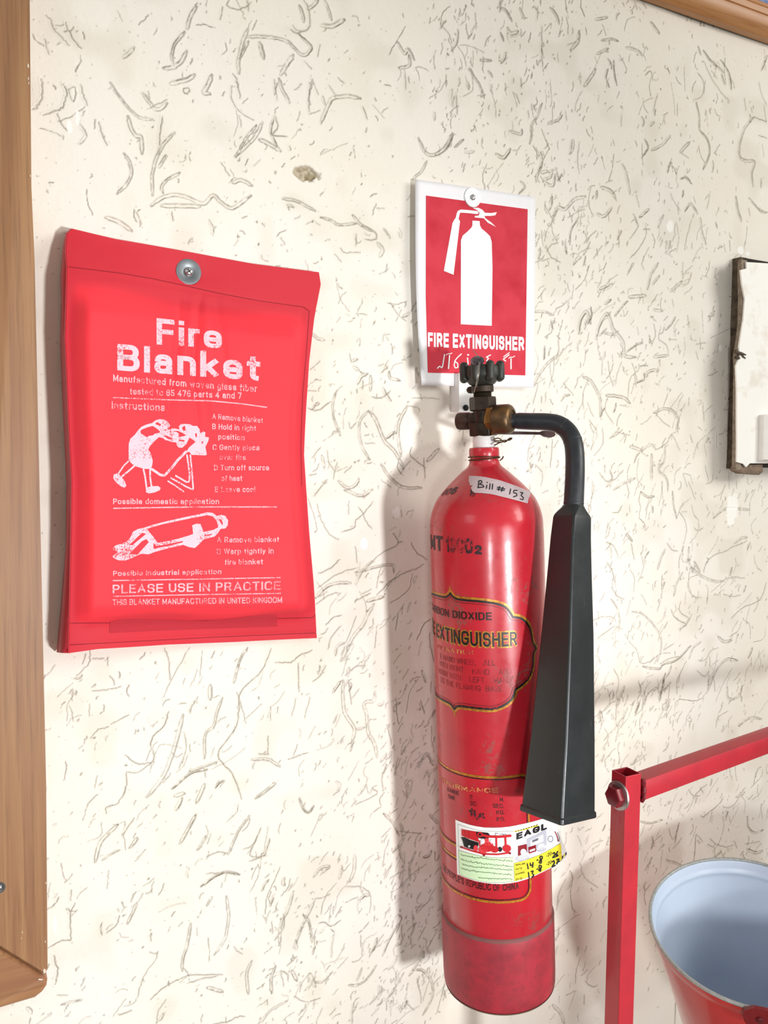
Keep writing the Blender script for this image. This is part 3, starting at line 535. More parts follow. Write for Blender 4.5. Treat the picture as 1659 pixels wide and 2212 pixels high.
# ---------------------------------------------------------------- shared materials
def wood(name, c1, c2, c3, stretch, streak):
    t = NT(name); v = t.obj(stretch); f = t.noise(1.0, 6, .62, v); f2 = t.noise(4.2, 3, .6, v)
    a = t.mix(t.ramp(f, [(.38, K(0)), (.62, K(1))]), lin(c1), lin(c2))
    a = t.mix(t.ramp(f2, [(.5, K(0)), (.72, K(streak))]), a, lin(c3)); t.set(a, .42); t.bump(f2, .08, .0004); return t.m
M_WOODV = wood('brown_wood_upright_grain', '#A87E57', '#94694A', '#7B553A', (55, 55, 1.6), .7)
M_WOODH = wood('brown_wood_level_grain', '#A97C55', '#97684A', '#80583C', (1.6, 55, 55), .6)
M_WOODL = wood('orange_wood', '#C69263', '#B9814F', '#96602F', (2.0, 60, 60), .65)
M_CHIPW = simple('bare_wood_chip', '#E9D9C6', .8)
M_ZINC = simple('zinc_plate', '#9BA1A5', .28, 1.0, .15, 120)
M_ZINCW = simple('bright_zinc_plate', '#E9ECEC', .45, .55, .06, 120)
M_SCREW = simple('screw_metal', '#D9DBDB', .3, 1.0, .25, 300)
M_DARK = simple('dark_gap', '#1C1712', .9)

# ---------------------------------------------------------------- notice board at the left edge
def quad_slab(mb, q, off, th, bev=.0015, mi=0):
    """a board face given by four pixel corners (in order), lying "off" in front of the wall, th thick"""
    P = np.array([W(p[0], p[1], off) for p in q]); c = P.mean(0); n = len(P)
    ins = np.array([p+unit(c-p)*bev*1.4 for p in P])
    V = np.concatenate([ins, P+[0, bev, 0], P+[0, th, 0]])
    fs = [tuple(range(n))]+[(i, (i+1) % n, n+(i+1) % n, n+i) for i in range(n)]+[(n+i, n+(i+1) % n, 2*n+(i+1) % n, 2*n+i) for i in range(n)]+[tuple(range(2*n, 3*n))[::-1]]
    mb.add(V, fs, mi)
BO = .030
nb = thing('notice_board', 'brown wooden notice board frame running down the left edge, with a mitred bottom corner', 'notice board', W(60, 2160, BO)*[1, 0, 1])
m = MB(); quad_slab(m, [(-62, -300), (62, -300), (64, -40), (68, 400), (75, 560), (100, 1700), (103, 2092), (98, 2106), (-62, 2008)], BO, BO-.002)
st = m.build('frame_stile', M_WOODV, nb)
m = MB(); quad_slab(m, [(-62, 2016), (96, 2110), (103, 2118), (101, 2132), (92, 2145), (76, 2158), (-62, 2199)], BO-.001, BO-.003, .004)
rl = m.build('frame_rail', M_WOODH, nb)
m = MB()
for x, y, a, b in ((96, 2098, 4, 6), (87, 2116, 7, 2.2), (48, 2014, 1, 3), (46, 2027, .8, 2), (97.5, 2034, 1, 4), (99.2, 1907, 1, 3), (61, 142, 2, 6), (61.5, 170, 1.4, 5), (62, 180, 1.2, 4), (65.5, 380, 1.2, 3)):
    P = [W(x+a*math.cos(k*.7)*random.uniform(.6, 1.1), y+b*math.sin(k*.7)*random.uniform(.6, 1.1), BO+.0006) for k in range(9)]
    m = MB(); m.add(P+[p+np.array([0, .0012, 0]) for p in P], [tuple(range(9))]+[(i, (i+1) % 9, 9+(i+1) % 9, 9+i) for i in range(9)])
    m.build('paint_chip', M_CHIPW, st, label='pale chip on the edge')
m = MB(); x0 = W(-62, 1000, BO)[0]; z0, z1 = W(-62, 2008, BO)[2], W(-62, -300, BO)[2]
box(m, (x0-.5, -.014, z0-.01), (.52, 0, 0), (0, .011, 0), (0, 0, z1-z0+.01)); m.build('board_panel', simple('beige_felt', '#B9A98A', .95, scale=300), nb)
def washer_screw(name, label, px, py, off, rx, group=None, mat=None, parent=None, head=.30, thick=.0016, nrm=(0, -1, 0), cup=.25):
    c = W(px, py, off); R = rx/F*depth(c); mat = mat or M_ZINC
    par = parent if parent is not None else thing(name, label, 'screw', c, group)
    hold = bpy.data.objects.new('screw', None) if parent is not None else par
    if parent is not None: COL.objects.link(hold); hold.parent = parent; hold.location = tuple(c-root_loc(parent))
    m = MB(); lathe(m, c, nrm, [(-.0002, R), (thick*.5, R), (thick, R*.95), (thick*1.05, R*.8), (thick*(1-cup), R*.45), (thick*(.9-cup), R*.32)], 40); m.build('washer', mat, hold)
    m = MB(); h = head*R; lathe(m, c, nrm, [(thick*.2, h*.9), (thick+h*.25, h), (thick+h*.55, h*.8), (thick+h*.65, h*.5), (thick+h*.66, h*.2)], 20); s = m.build('screw_head', M_SCREW, hold)
    m = MB(); d = unit((.8, 0, .6)); e = np.cross(d, nrm)
    for a, b in ((d, e), (e, d)): box(m, c+np.array(nrm)*(thick+h*.60)-a*h*.6-b*h*.1, a*h*1.2, b*h*.2, np.array(nrm)*h*.09)
    m.build('drive_slot', M_DARK, s if parent is None else hold)
    return par
washer_screw('screw', None, -1, 1917, BO, 12, parent=nb, head=.42)

# ---------------------------------------------------------------- framed board at the top right
FO = .030
fb = thing('framed_board', 'orange-brown wooden frame with a blue panel, at the top right corner of the wall', 'frame', W(1500, 40, 0))
xa, xb = W(1330, -20, FO)[0], 2.1; zb = float(np.mean([W(1400, 5, .004)[2], W(1520, 45, .004)[2], W(1655, 93, .004)[2]])); hz = .052
prof = [(.0, 0.003), (0, .016), (.004, .022), (.011, .027), (.018, .030), (.026, .0305), (.0275, .028), (.029, .0305), (.038, .0315), (.0395, .029), (.041, .031), (.046, .030), (.050, .026), (hz, .020), (hz, .003)]
m = MB(); n = len(prof); V = []
for x, ins in ((xa, 1), (xb, 0)): V += [(x+ins*h, -y, zb+h) for h, y in prof]
m.add(V, grid_faces(2, n)+[tuple(range(n)), tuple(range(n, 2*n))[::-1]]); m.build('frame_rail', M_WOODL, fb, smooth=25)
m = MB(); V = []
for z, ins in ((zb, 1), (zb+.5, 0)): V += [(xa+h, -y, z+ins*h) for h, y in prof]
m.add(V, grid_faces(2, n)+[tuple(range(n)), tuple(range(n, 2*n))[::-1]]); m.build('frame_stile', M_WOODL, fb, smooth=25)
t = NT('blue_board_print'); f = t.noise(28, 2, .5, t.obj()); t.set(t.ramp(f, [(.40, lin('#8E9FC4')), (.52, lin('#7F93BE')), (.60, lin('#5D6EA0'))]), .5)
m = MB(); box(m, (xa+.04, -.020, zb+.04), (xb-xa-.04, 0, 0), (0, .012, 0), (0, 0, .45)); m.build('blue_panel', t.m, fb)

# ---------------------------------------------------------------- fire blanket bag
LEFT = [(156, 494), (144, 505), (141, 540), (144, 578), (140, 731), (147, 900), (154, 1040), (153, 1150), (149.5, 1300), (147, 1410)]
RIGHT = [(689, 588), (693, 614), (686, 650), (679, 687), (668, 780), (662, 870), (657, 983), (661, 1054), (668, 1144), (677, 1256), (685.6, 1379)]
TOP = [(156, 494), (249.5, 517), (384, 541), (470, 557), (548, 571), (689, 588)]
BOT = [(147, 1410), (212, 1400), (361.6, 1391), (511, 1387), (685.6, 1379)]
def along(P, t):                              # point at fraction t of a pixel outline
    P = np.asarray(P, float); d = np.concatenate([[0], np.cumsum(np.linalg.norm(np.diff(P, axis=0), axis=1))]); d /= d[-1]
    return np.stack([np.interp(t, d, P[:, 0]), np.interp(t, d, P[:, 1])], -1)
def sstep(a, b, x): t = np.clip((x-a)/(b-a), 0, 1); return t*t*(3-2*t)
def bag_px(u, v):
    L, R, T, B = along(LEFT, v), along(RIGHT, v), along(TOP, u), along(BOT, u); u_, v_ = np.asarray(u)[..., None], np.asarray(v)[..., None]
    c = np.array
    bl = (1-u_)*(1-v_)*c(TOP[0])+u_*(1-v_)*c(TOP[-1])+(1-u_)*v_*c(BOT[0])+u_*v_*c(BOT[-1])
    return (1-u_)*L+u_*R+(1-v_)*T+v_*B-bl
def bag_bulge(u, v):
    pad = sstep(.015, .10, u)*sstep(.0, .09, 1-u)*sstep(.125, .20, v)*sstep(.045, .11, 1-v)
    b = .013*pad+.003*np.sin(np.pi*np.clip(u, 0, 1))
    cu = .52; fold = np.exp(-((v-.27)/.20)**2)*sstep(.09, .14, v)
    for k, (a, s, am) in enumerate(((-.075, .010, -.0020), (-.03, .012, .0016), (.015, .009, -.0024), (.055, .014, .0017), (.10, .012, -.0012))):
        b = b+am*fold*np.exp(-((u-cu-a*(1+.7*v)-.02*np.sin(v*9+k))/(s*(1+v)))**2)
    b = b+.0006*np.sin(v*23+u*7)*sstep(.2, .4, v)+.0012*np.sin(u*9+v*4+.6)*pad
    b = b-.0035*np.exp(-(((u-.475)/.10)**2+((v-.058)/.03)**2))           # pulled in by the screw
    b = b+.004*sstep(.9, 1.0, v)*np.cos(u*5.0-.6)                          # hem waves away from the wall
    for d, w_ in ((.098, .0035), (.928, .003), (.985, .003)): b = b-.0007*np.exp(-((v-d)/w_)**2)   # stitched lines
    b = b-.0007*np.exp(-((1-u-.05)/.006)**2)*sstep(.1, .12, v)
    return b
def bag_off(u, v): return .014+.037*(1-sstep(0, .6, u))*(.35+.65*sstep(0, .14, v))
def bag_P(u, v, lift=0.0):
    u, v = np.asarray(u, float), np.asarray(v, float); p = bag_px(u, v); P = W(p[..., 0], p[..., 1], bag_off(u, v))
    P = P.copy(); P[..., 1] -= bag_bulge(u, v)+lift; return P
bag = thing('fire_blanket_bag', 'red fabric fire blanket bag hanging flat on the wall beside the wooden board', 'fire blanket', W(410, 960, 0))
t = NT('red_bag_fabric')
wv = t.n('ShaderNodeTexWave', wave_type='BANDS', bands_direction='DIAGONAL', i_Scale=420.0, i_Distortion=.6); t.l(t.obj(), wv.inputs['Vector'])
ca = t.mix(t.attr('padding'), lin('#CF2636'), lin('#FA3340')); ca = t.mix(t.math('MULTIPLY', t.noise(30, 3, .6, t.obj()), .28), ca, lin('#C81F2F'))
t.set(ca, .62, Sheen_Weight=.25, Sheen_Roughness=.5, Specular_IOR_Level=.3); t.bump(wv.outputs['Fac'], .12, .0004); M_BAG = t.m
NU, NV = 130, 190; uu, vv = np.meshgrid(np.linspace(0, 1, NU), np.linspace(0, 1, NV), indexing='ij')
Pf = bag_P(uu, vv).reshape(-1, 3); Pb = Pf.copy(); Pb[:, 1] = -.0045
m = MB(); rim_ = [i*NV for i in range(NU)]+[(NU-1)*NV+j for j in range(1, NV)]+[i*NV+NV-1 for i in range(NU-2, -1, -1)]+[j for j in range(NV-2, 0, -1)]
Pfull = np.concatenate([Pf, Pb]); n0 = NU*NV
m.add(Pfull, grid_faces(NU, NV)+[tuple(n0+i for i in f[::-1]) for f in grid_faces(NU, NV)]+[(rim_[i], rim_[(i+1) % len(rim_)], n0+rim_[(i+1) % len(rim_)], n0+rim_[i]) for i in range(len(rim_))])
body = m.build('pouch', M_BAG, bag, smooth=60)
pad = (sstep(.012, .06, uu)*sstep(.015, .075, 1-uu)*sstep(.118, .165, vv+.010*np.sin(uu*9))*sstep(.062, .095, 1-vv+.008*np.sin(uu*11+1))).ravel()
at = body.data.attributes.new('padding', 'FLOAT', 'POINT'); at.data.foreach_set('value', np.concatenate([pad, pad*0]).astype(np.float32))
# side gusset on the left
OUTL = [(156, 494), (144, 505), (137, 537), (130, 593), (135, 731), (144, 909), (148.6, 1039), (143, 1166), (132, 1301), (122, 1409)]
tv = np.linspace(0, 1, 60); a = along(OUTL, tv); A = W(a[:, 0], a[:, 1], .0045); B = bag_P(np.full(60, .004), tv, .0006); mid = (A+B)/2; mid[:, 0] -= .0022
cor = np.stack([bag_P(np.array([0., 0.]), np.array([0., 1.]))])[0]; cor[:, 1] = -.0045
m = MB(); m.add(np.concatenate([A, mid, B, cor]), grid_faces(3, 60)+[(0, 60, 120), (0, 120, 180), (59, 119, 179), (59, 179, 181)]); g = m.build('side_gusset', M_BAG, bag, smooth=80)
sol = g.modifiers.new('thickness', 'SOLIDIFY'); sol.thickness = .0008
BAG = Surf(bag_P, 0, 1, 0, 1, 70)
def seam(pts, wd, name, mat, dash=None):
    pr = Print(BAG, .0004, 5); P = spline(pts, 12)
    if dash:
        for i in range(0, len(P)-1, 1):
            a, b = P[i], P[i]+(P[i+1]-P[i])*.68; pr.px(*ribbon2([a, b], wd))
    else: pr.px(*ribbon2(P, wd))
    return pr.build(name, mat, bag)
M_THREAD = simple('dark_red_thread', '#8E1420', .8)
def dense(P, step=4.5):
    P = np.asarray(P, float); d = np.concatenate([[0], np.cumsum(np.linalg.norm(np.diff(P, axis=0), axis=1))]); n = max(2, int(d[-1]/step)); t_ = np.linspace(0, d[-1], n)
    return np.stack([np.interp(t_, d, P[:, 0]), np.interp(t_, d, P[:, 1])], -1)
def stitch(name, pts, wd=1.5):
    pr = Print(BAG, .0004, 8); P = dense(pts)
    for i in range(len(P)-1): pr.px(*ribbon2([P[i], P[i]+(P[i+1]-P[i])*.72], wd))
    return pr.build(name, M_THREAD, bag)
stitch('flap_stitching', [(146, 576), (260, 590), (330, 602), (404, 618), (480, 635), (560, 650), (655, 663), (668, 672)])
stitch('side_stitching', [(668, 672), (662, 760), (654, 850), (650, 960), (652, 1050)], 1.2)
stitch('hem_stitching', [(150, 1346), (300, 1345), (450, 1340), (680, 1334)])
stitch('lower_hem_stitching', [(150, 1393), (300, 1385), (450, 1377), (682, 1367)])
pr = Print(BAG, .0005, 8)
V, T = poly2([(238, 1343), (260, 1338), (300, 1337), (380, 1339), (440, 1341), (500, 1336), (540, 1331), (575, 1327), (597, 1327), (599, 1353), (480, 1357), (340, 1362), (236, 1367)])
pr.px(V, T); t = NT('maroon_hook_tape'); f = t.noise(700, 2, .6, t.obj()); t.set(t.mix(f, lin('#AE1D2C'), lin('#C0303C')), .9); pr.build('hook_tape', t.m, bag, label='darker maroon strip along the hem')
M_BPRINT = worn_print('pale_worn_print', '#FFC7D2', '#FA4552', .38, .46, 520)
M_BFAINT = worn_print('pale_thin_print', '#FFB4BD', '#FA4552', .40, .52, 640)
pr = Print(BAG, .0005, 10)
pr.text('Fire', (338, 744), (479, 753), (57, 50), .018, space=1.02)
pr.text('Blanket', (253, 800), (562, 823), (57, 56), .019)
pr.build('title_lettering', M_BPRINT, bag, label='large pale worn title lettering')
pr = Print(BAG, .0005, 10)
for txt, bl, br, cp, bd in (('Manufactured from woven glass fiber', (244, 824), (555, 847), 15, .018), ('tested to 85 476 parts 4 and 7', (280, 852), (522, 862), 14, .014), ('Instructions', (241, 883), (356, 888), 16, .014),
    ('A Remove blanket', (458, 905), (568, 914), 12, .010), ('B Hold in right', (458, 927), (553, 931), 12, .012), ('position', (471, 949), (528, 951), 12, .014), ('C Gently place', (459, 972), (560, 973), 12, .012),
    ('over fire', (474, 993), (531, 994), 12, .014), ('D Turn off source', (462, 1016), (581, 1016), 12, .014), ('of heat', (478, 1039), (523, 1039), 12, .008), ('E Leave cool', (464, 1063), (551, 1063), 12, .010),
    ('Possible domestic application', (244, 1089), (473, 1089), 12, .014), ('A Remove blanket', (468, 1172), (603, 1171), 12, .012), ('B Warp tightly in', (468, 1197), (591, 1195.5), 12, .010), ('fire blanket', (485, 1220), (568, 1219), 12, .014),
    ('Possible Industrial application', (244, 1244), (478, 1240), 11, .012)):
    pr.text(txt, bl, br, cp, bd)
for P, wd in (([(244, 859), (370, 864), (455, 866), (520, 872), (576, 880)], 2.6), ([(245, 1098), (420, 1095), (597, 1095)], 2.8), ([(244, 1254), (420, 1251), (606, 1247.5)], 2.4)): pr.px(*ribbon2(dense(P, 12), wd))
pr.build('instruction_lettering', M_BFAINT, bag)
pr = Print(BAG, .0005, 10)
pr.text('PLEASE USE IN PRACTICE', (243, 1282), (606, 1274), 19, .010)
pr.text('THIS BLANKET MANUFACTURED IN UNITED KINGDOM', (243, 1307), (609, 1302), 12.5, .006)
pr.px(*ribbon2(dense([(244, 1288), (420, 1284.5), (606, 1281.5)], 12), 2.2)); pr.build('footer_lettering', M_BFAINT, bag)
def tr(P, ox, oy, s): return [(ox+x/s, oy+y/s) for x, y in P]
A1 = lambda P: tr(P, 230, 890, 6.9125)
pr = Print(BAG, .0005, 9)
bodyP = [(330, 720), (328, 600), (332, 470), (355, 400), (420, 340), (465, 280), (520, 220), (600, 185), (680, 165), (730, 125), (780, 106), (840, 108), (900, 135), (950, 195), (945, 222), (905, 245), (920, 262), (980, 245), (1040, 250), (1085, 262), (1080, 210), (1110, 180), (1180, 178), (1240, 182), (1290, 208), (1350, 208), (1390, 260), (1400, 320), (1445, 290), (1475, 305), (1470, 370), (1530, 380), (1520, 430), (1475, 520), (1497, 635), (1480, 648), (1270, 640), (1240, 600), (1190, 595), (1230, 530), (1330, 445), (1240, 380), (1190, 480), (1130, 535), (1075, 530), (1045, 490), (1040, 455), (960, 445), (880, 420), (840, 390), (780, 375), (700, 450), (640, 520), (625, 560), (660, 620), (690, 730), (680, 800), (660, 850), (560, 850), (420, 805), (345, 745)]
holes = [[(505, 285), (520, 265), (620, 225), (690, 208), (740, 240), (800, 290), (790, 310), (720, 325), (690, 350), (640, 355), (600, 378), (560, 350), (510, 320)], [(730, 165), (760, 150), (815, 190), (800, 205), (760, 195), (735, 185)], [(880, 345), (960, 385), (1000, 405), (920, 405), (875, 372)], [(980, 285), (1060, 280), (1130, 310), (1190, 350), (1130, 365), (1080, 375), (1075, 320), (1040, 295)], [(1125, 240), (1160, 205), (1175, 220), (1175, 275), (1150, 285)], [(1080, 410), (1160, 420), (1165, 445), (1075, 430)], [(1320, 330), (1345, 310), (1350, 370), (1330, 380)], [(1420, 440), (1450, 440), (1430, 475), (1415, 465)]]
V, T = poly2([A1(bodyP)]+[A1(h) for h in holes]); pr.px(V, T)
for P, wd in (([(325, 735), (250, 810), (180, 915)], 22), ([(420, 800), (330, 880), (225, 965)], 26), ([(550, 855), (575, 960), (595, 1120)], 26), ([(650, 855), (650, 980), (672, 1110)], 26), ([(670, 850), (740, 895), (810, 945), (870, 945), (930, 880), (1000, 800), (1060, 720), (1190, 590)], 38),
    ([(1200, 640), (1220, 780), (1240, 920), (1235, 1040), (1200, 1050), (1030, 950)], 26), ([(1250, 640), (1275, 900), (1295, 1165), (1180, 1110), (1080, 1050), (960, 985)], 24), ([(915, 1030), (1040, 1110), (1150, 1188)], 22)):
    pr.px(*ribbon2(dense(A1(P), 5), wd/6.9))
for E_ in ([(105, 935), (170, 910), (215, 960), (270, 1030), (295, 1100), (270, 1130), (220, 1115), (140, 1050), (100, 990)], [(585, 1130), (680, 1108), (770, 1105), (808, 1135), (790, 1170), (720, 1200), (640, 1215), (590, 1200)]): pr.px(*poly2(A1(E_)))
pr.build('pictogram', M_BPRINT, bag, label='pale worn drawing of a bending figure laying a blanket over flames')
A2 = lambda P: tr(P, 230, 1090, 5.925)
pr = Print(BAG, .0005, 9)
o2 = [(310, 410), (335, 350), (400, 312), (480, 295), (600, 255), (760, 215), (980, 165), (1150, 130), (1290, 98), (1360, 105), (1410, 145), (1470, 130), (1520, 145), (1555, 200), (1550, 265), (1520, 305), (1460, 310), (1420, 370), (1380, 410), (1250, 440), (1180, 510), (1130, 555), (1060, 545), (980, 515), (800, 555), (620, 605), (540, 635), (440, 630), (330, 680), (240, 715), (150, 712), (85, 680), (75, 660), (150, 605), (80, 575), (78, 555), (120, 520), (200, 498), (260, 470)]
h2 = [[(520, 308), (700, 255), (900, 212), (1100, 170), (1290, 135), (1360, 150), (1410, 210), (1430, 290), (1360, 325), (1240, 350), (1205, 250), (1150, 243), (1095, 265), (1108, 375), (1040, 400), (860, 450), (655, 490), (590, 400), (540, 345)], [(330, 480), (400, 410), (455, 360), (505, 375), (450, 420), (330, 520), (285, 515)], [(290, 635), (360, 560), (450, 470), (510, 440), (540, 480), (450, 580), (390, 640)], [(600, 490), (640, 530), (760, 510), (980, 465), (970, 485), (780, 530), (600, 565)], [(1250, 390), (1350, 372), (1345, 388), (1250, 405)], [(1435, 180), (1470, 190), (1490, 240), (1480, 265), (1450, 215)]]
pr.px(*poly2([A2(o2)]+[A2(h) for h in h2])); pr.build('pictogram', M_BPRINT, bag, label='pale worn drawing of a figure lying wrapped in a blanket')
us, vs_ = BAG.inv([(406, 588)])[0]
washer_screw('washer_screw', 'steel screw with a cupped round washer pinning the red fire blanket bag', 406, 588, -float(bag_P(us, vs_)[1])-.0006, 28.5, 'washer screws pinning things to the wall', thick=.0035, head=.30, cup=.15)

# ---------------------------------------------------------------- poster
PQ = np.array([[(893, 390), (1157, 425)], [(903, 833), (1150, 838)]], float)
def post_P(u, v, lift=0.0):
    u, v = np.asarray(u, float), np.asarray(v, float); a = u[..., None]; b = v[..., None]
    p = (1-a)*(1-b)*PQ[0, 0]+a*(1-b)*PQ[0, 1]+(1-a)*b*PQ[1, 0]+a*b*PQ[1, 1]
    p[..., 0] -= 5*np.sin(np.pi*np.clip(v, 0, 1))*(1-u)
    P = W(p[..., 0], p[..., 1], .0055).copy(); P[..., 1] -= lift+.010*(1-u)**2*(.55+.45*v)+.004*u**2*v+.0006*np.sin(7*v+5*u)+.0015*(1-v)*(1-2*abs(u-.5)); return P
poster = thing('fire_extinguisher_sign', 'white paper poster with a red fire extinguisher sign pinned above the extinguisher', 'sign', W(1025, 615, 0))
m = MB(); g = np.meshgrid(np.linspace(0, 1, 24), np.linspace(0, 1, 40), indexing='ij'); m.add(post_P(g[0], g[1]).reshape(-1, 3), grid_faces(24, 40))
sh = m.build('paper_sheet', simple('white_paper', '#F6F6F8', .8, var=.03), poster, smooth=80); sol = sh.modifiers.new('thickness', 'SOLIDIFY'); sol.thickness = .0003; sol.offset = -1
POS = Surf(post_P, 0, 1, 0, 1, 40)
A3 = lambda P: tr(P, 860, 370, 2.95)
t = NT('printed_red'); f = t.noise(22, 3, .5, t.obj()); t.set(t.mix(t.ramp(f, [(.45, K(0)), (.75, K(1))]), lin('#D63F4E'), lin('#C42D3C')), .75, Specular_IOR_Level=.2)
pr = Print(POS, .0003, 14); q = [(920, 422.5), (1139.7, 452), (1134.6, 811), (924, 805)]; q = q[:3]+[(924, 805), (919.5, 640)]
pr.px(*poly2(q)); pr.build('red_print', t.m, poster)
M_WPRINT = simple('white_print', '#FAFAFB', .8, var=.02)
pr = Print(POS, .0006, 12)
pr.px(*poly2(A3([(472, 315), (518, 318), (520, 345), (530, 365), (560, 390), (585, 415), (595, 450), (600, 620), (595, 985), (398, 975), (399, 440), (410, 410), (440, 385), (465, 360), (472, 345)])))
pr.px(*poly2(A3([(475, 235), (510, 233), (535, 245), (552, 265), (590, 267), (628, 261), (618, 281), (590, 285), (548, 285), (555, 300), (590, 325), (622, 355), (570, 328), (545, 300), (487, 295), (487, 285), (512, 283), (518, 265), (505, 250)])))
pr.px(*ribbon2(dense(A3([(505, 264), (440, 257), (398, 254), (383, 262), (375, 300)]), 4), 6.6)); pr.px(*poly2(A3([(362, 300), (382, 300), (393, 320), (390, 345), (352, 660), (290, 635), (345, 330)])))
pr.build('pictogram', M_WPRINT, poster, label='white outline of an extinguisher')
pr = Print(POS, .0006, 12); pr.text('FIRE EXTINGUISHER', (924, 749), (1132, 758), (31, 30), .034, space=1.0)
A4 = lambda P: tr(P, 940, 740, 4.879)
for P, wd in (([(20, 272), (45, 248), (70, 268), (78, 240), (96, 125)], 12), ([(150, 135), (138, 275)], 13), ([(112, 132), (138, 114), (150, 122), (176, 110)], 8), ([(275, 120), (235, 155), (203, 195), (236, 222), (238, 262), (210, 268), (197, 240), (208, 190)], 11), ([(338, 160), (345, 220), (322, 258)], 12),
    ([(583, 130), (535, 155), (562, 165), (538, 195), (560, 212)], 11), ([(780, 106), (718, 150)], 9), ([(778, 128), (715, 176), (742, 196)], 11), ([(797, 168), (797, 278)], 13), ([(772, 168), (795, 150), (808, 158), (838, 142)], 8)): pr.px(*ribbon2(dense(A4(P), 2), wd/4.88))
pr.px(*poly2(A4(ellipse2(345, 130, 11, 9))))
pr.build('lettering', M_WPRINT, poster)
pu = POS.inv([(1020, 427)])[0]
washer_screw('washer_screw', 'steel screw with a flat bright washer pinning the top of the extinguisher poster', 1020, 427, -float(post_P(pu[0], pu[1])[1])+.0004, 21, 'washer screws pinning things to the wall', mat=M_ZINCW, thick=.0018, head=.30, cup=.1)
# ---------------------------------------------------------------- CO2 extinguisher
AX0, AX1 = W(1078.5, 2113, .118), W(1046, 985, .118)
EZ = unit(AX1-AX0); LEN = np.linalg.norm(AX1-AX0)
EF = CAM-AX0; EF = unit(EF-EZ*np.dot(EF, EZ)); ER = np.cross(EZ, EF)        # towards the camera, to its right
_hs = np.linspace(-.05, LEN+.2, 400); _pp = proj(AX0+_hs[:, None]*EZ)
def hy(py): return float(np.interp(-py, -_pp[::-1, 1][::-1], _hs)) if _pp[0, 1] < _pp[-1, 1] else float(np.interp(py, _pp[::-1, 1], _hs[::-1]))
def rp(hw, py): return hw/F*depth(AX0+EZ*hy(py))
R0 = .0762
BODY = [(hy(1985), R0)]+[(hy(y), R0) for y in (1700, 1400, 1200)]+[(hy(y), rp(h, y)) for y, h in ((1160, 122.3), (1125, 121), (1108, 118), (1095, 114), (1075, 104), (1050, 83), (1030, 62.5), (1016, 47), (1007, 36.5), (1001, 33), (995, 32))]
_s = spline(np.array(BODY[4:]), 5); BODY = BODY[:4]+[tuple(p) for p in _s]
_bh, _br = np.array([p[0] for p in BODY]), np.array([p[1] for p in BODY])
def cyl_P(th, h, lift=0.0):
    th, h = np.asarray(th, float), np.asarray(h, float); r = np.interp(h, _bh, _br); sl = -(np.interp(h+.002, _bh, _br)-np.interp(h-.002, _bh, _br))/.004
    k = 1/np.sqrt(1+sl*sl); rr = r+lift*k
    return AX0+(h+lift*k*sl)[..., None]*EZ+rr[..., None]*(np.cos(th)[..., None]*EF+np.sin(th)[..., None]*ER)
CYL = Surf(cyl_P, -1.45, 1.45, hy(1985), hy(1003), 90)
ext = thing('fire_extinguisher', 'tall red fire extinguisher with a black horn, hung on the wall below the poster', 'fire extinguisher', AX0)
t = NT('red_gloss_paint'); P_ = t.obj()
ca = t.mix(t.ramp(t.noise(14, 4, .6, P_), [(.4, K(0)), (.75, K(1))]), lin('#BE2230'), lin('#AC1F2C'))
wear = t.noise(150, 6, .75, P_); reg = t.noise(16, 2, .5, P_); g = t.math('ADD', t.math('MULTIPLY', wear, .55), t.math('MULTIPLY', reg, .6))
wm = t.ramp(g, [(.655, K(0)), (.72, K(.75))]); ca = t.mix(wm, ca, lin('#7D4B44'))
sp = t.ramp(t.noise(420, 2, .5, P_), [(.74, K(0)), (.77, K(.8))]); ca = t.mix(sp, ca, lin('#5A2226'))
ro = t.ramp(t.noise(60, 4, .6, P_), [(.3, K(.24)), (.7, K(.36))]); t.set(ca, t.mix(wm, ro, K(.6)), Coat_Weight=.25, Coat_Roughness=.12)
t.bump(t.noise(26, 2, .5, P_), .06, .003); M_RED = t.m
m = MB(); lathe(m, AX0, EZ, [(hy(1990), .05), (hy(1988), R0*.98)]+BODY, 96, EF, caps=True); m.build('cylinder', M_RED, ext, smooth=50)
t = NT('scuffed_red_paint'); P_ = t.obj(); ca = t.mix(t.ramp(t.noise(40, 5, .7, P_), [(.4, K(0)), (.72, K(1))]), lin('#A92D3A'), lin('#862A34')); sc = t.ramp(t.noise(90, 6, .75, P_), [(.56, K(0)), (.7, K(.7))]); ca = t.mix(sc, ca, lin('#6E2B33')); t.set(ca, .5); M_REDS = t.m
rr = R0+.0022; hb, ht = hy(2113), hy(1962)
m = MB(); lathe(m, AX0, EZ, [(hb+.010, rr-.006), (hb+.002, rr-.0065), (hb, rr-.005), (hb+.001, rr-.0025), (hb+.006, rr-.0005), (hb+.02, rr), (ht-.02, rr), (ht-.004, rr), (ht, rr-.0012), (ht+.0006, R0-.002)], 96, EF, caps=True)
sk = m.build('base_skirt', M_REDS, ext, smooth=50, label='scuffed darker base skirt')
m = MB(); lathe(m, AX0, EZ, [(ht-.002, rr+.0002), (ht+.0006, R0+.0018), (ht+.0026, R0+.0004), (ht+.003, R0-.001)], 96, EF, caps=False); m.build('skirt_seam', simple('grimy_seam', '#7E4A48', .7), sk, label='grimy seam')
m = MB(); lathe(m, AX0, EZ, [(hb+.0003, rr-.0072), (hb-.0006, rr-.005), (hb+.0006, rr-.0018), (hb+.0024, rr-.0012)], 96, EF, caps=False); m.build('skirt_rim', simple('worn_rim', '#6D6552', .7), sk, label='bare worn rim')
m = MB(); lathe(m, AX0, EZ, [(hy(1004), rp(31.5, 1000)), (hy(990), rp(30.5, 990)), (hy(986), rp(32.5, 985)), (hy(972), rp(32.5, 975)), (hy(967), rp(31, 967)), (hy(966), rp(22, 966))], 48, EF); nk = m.build('neck_ring', M_RED, ext)
m = MB()
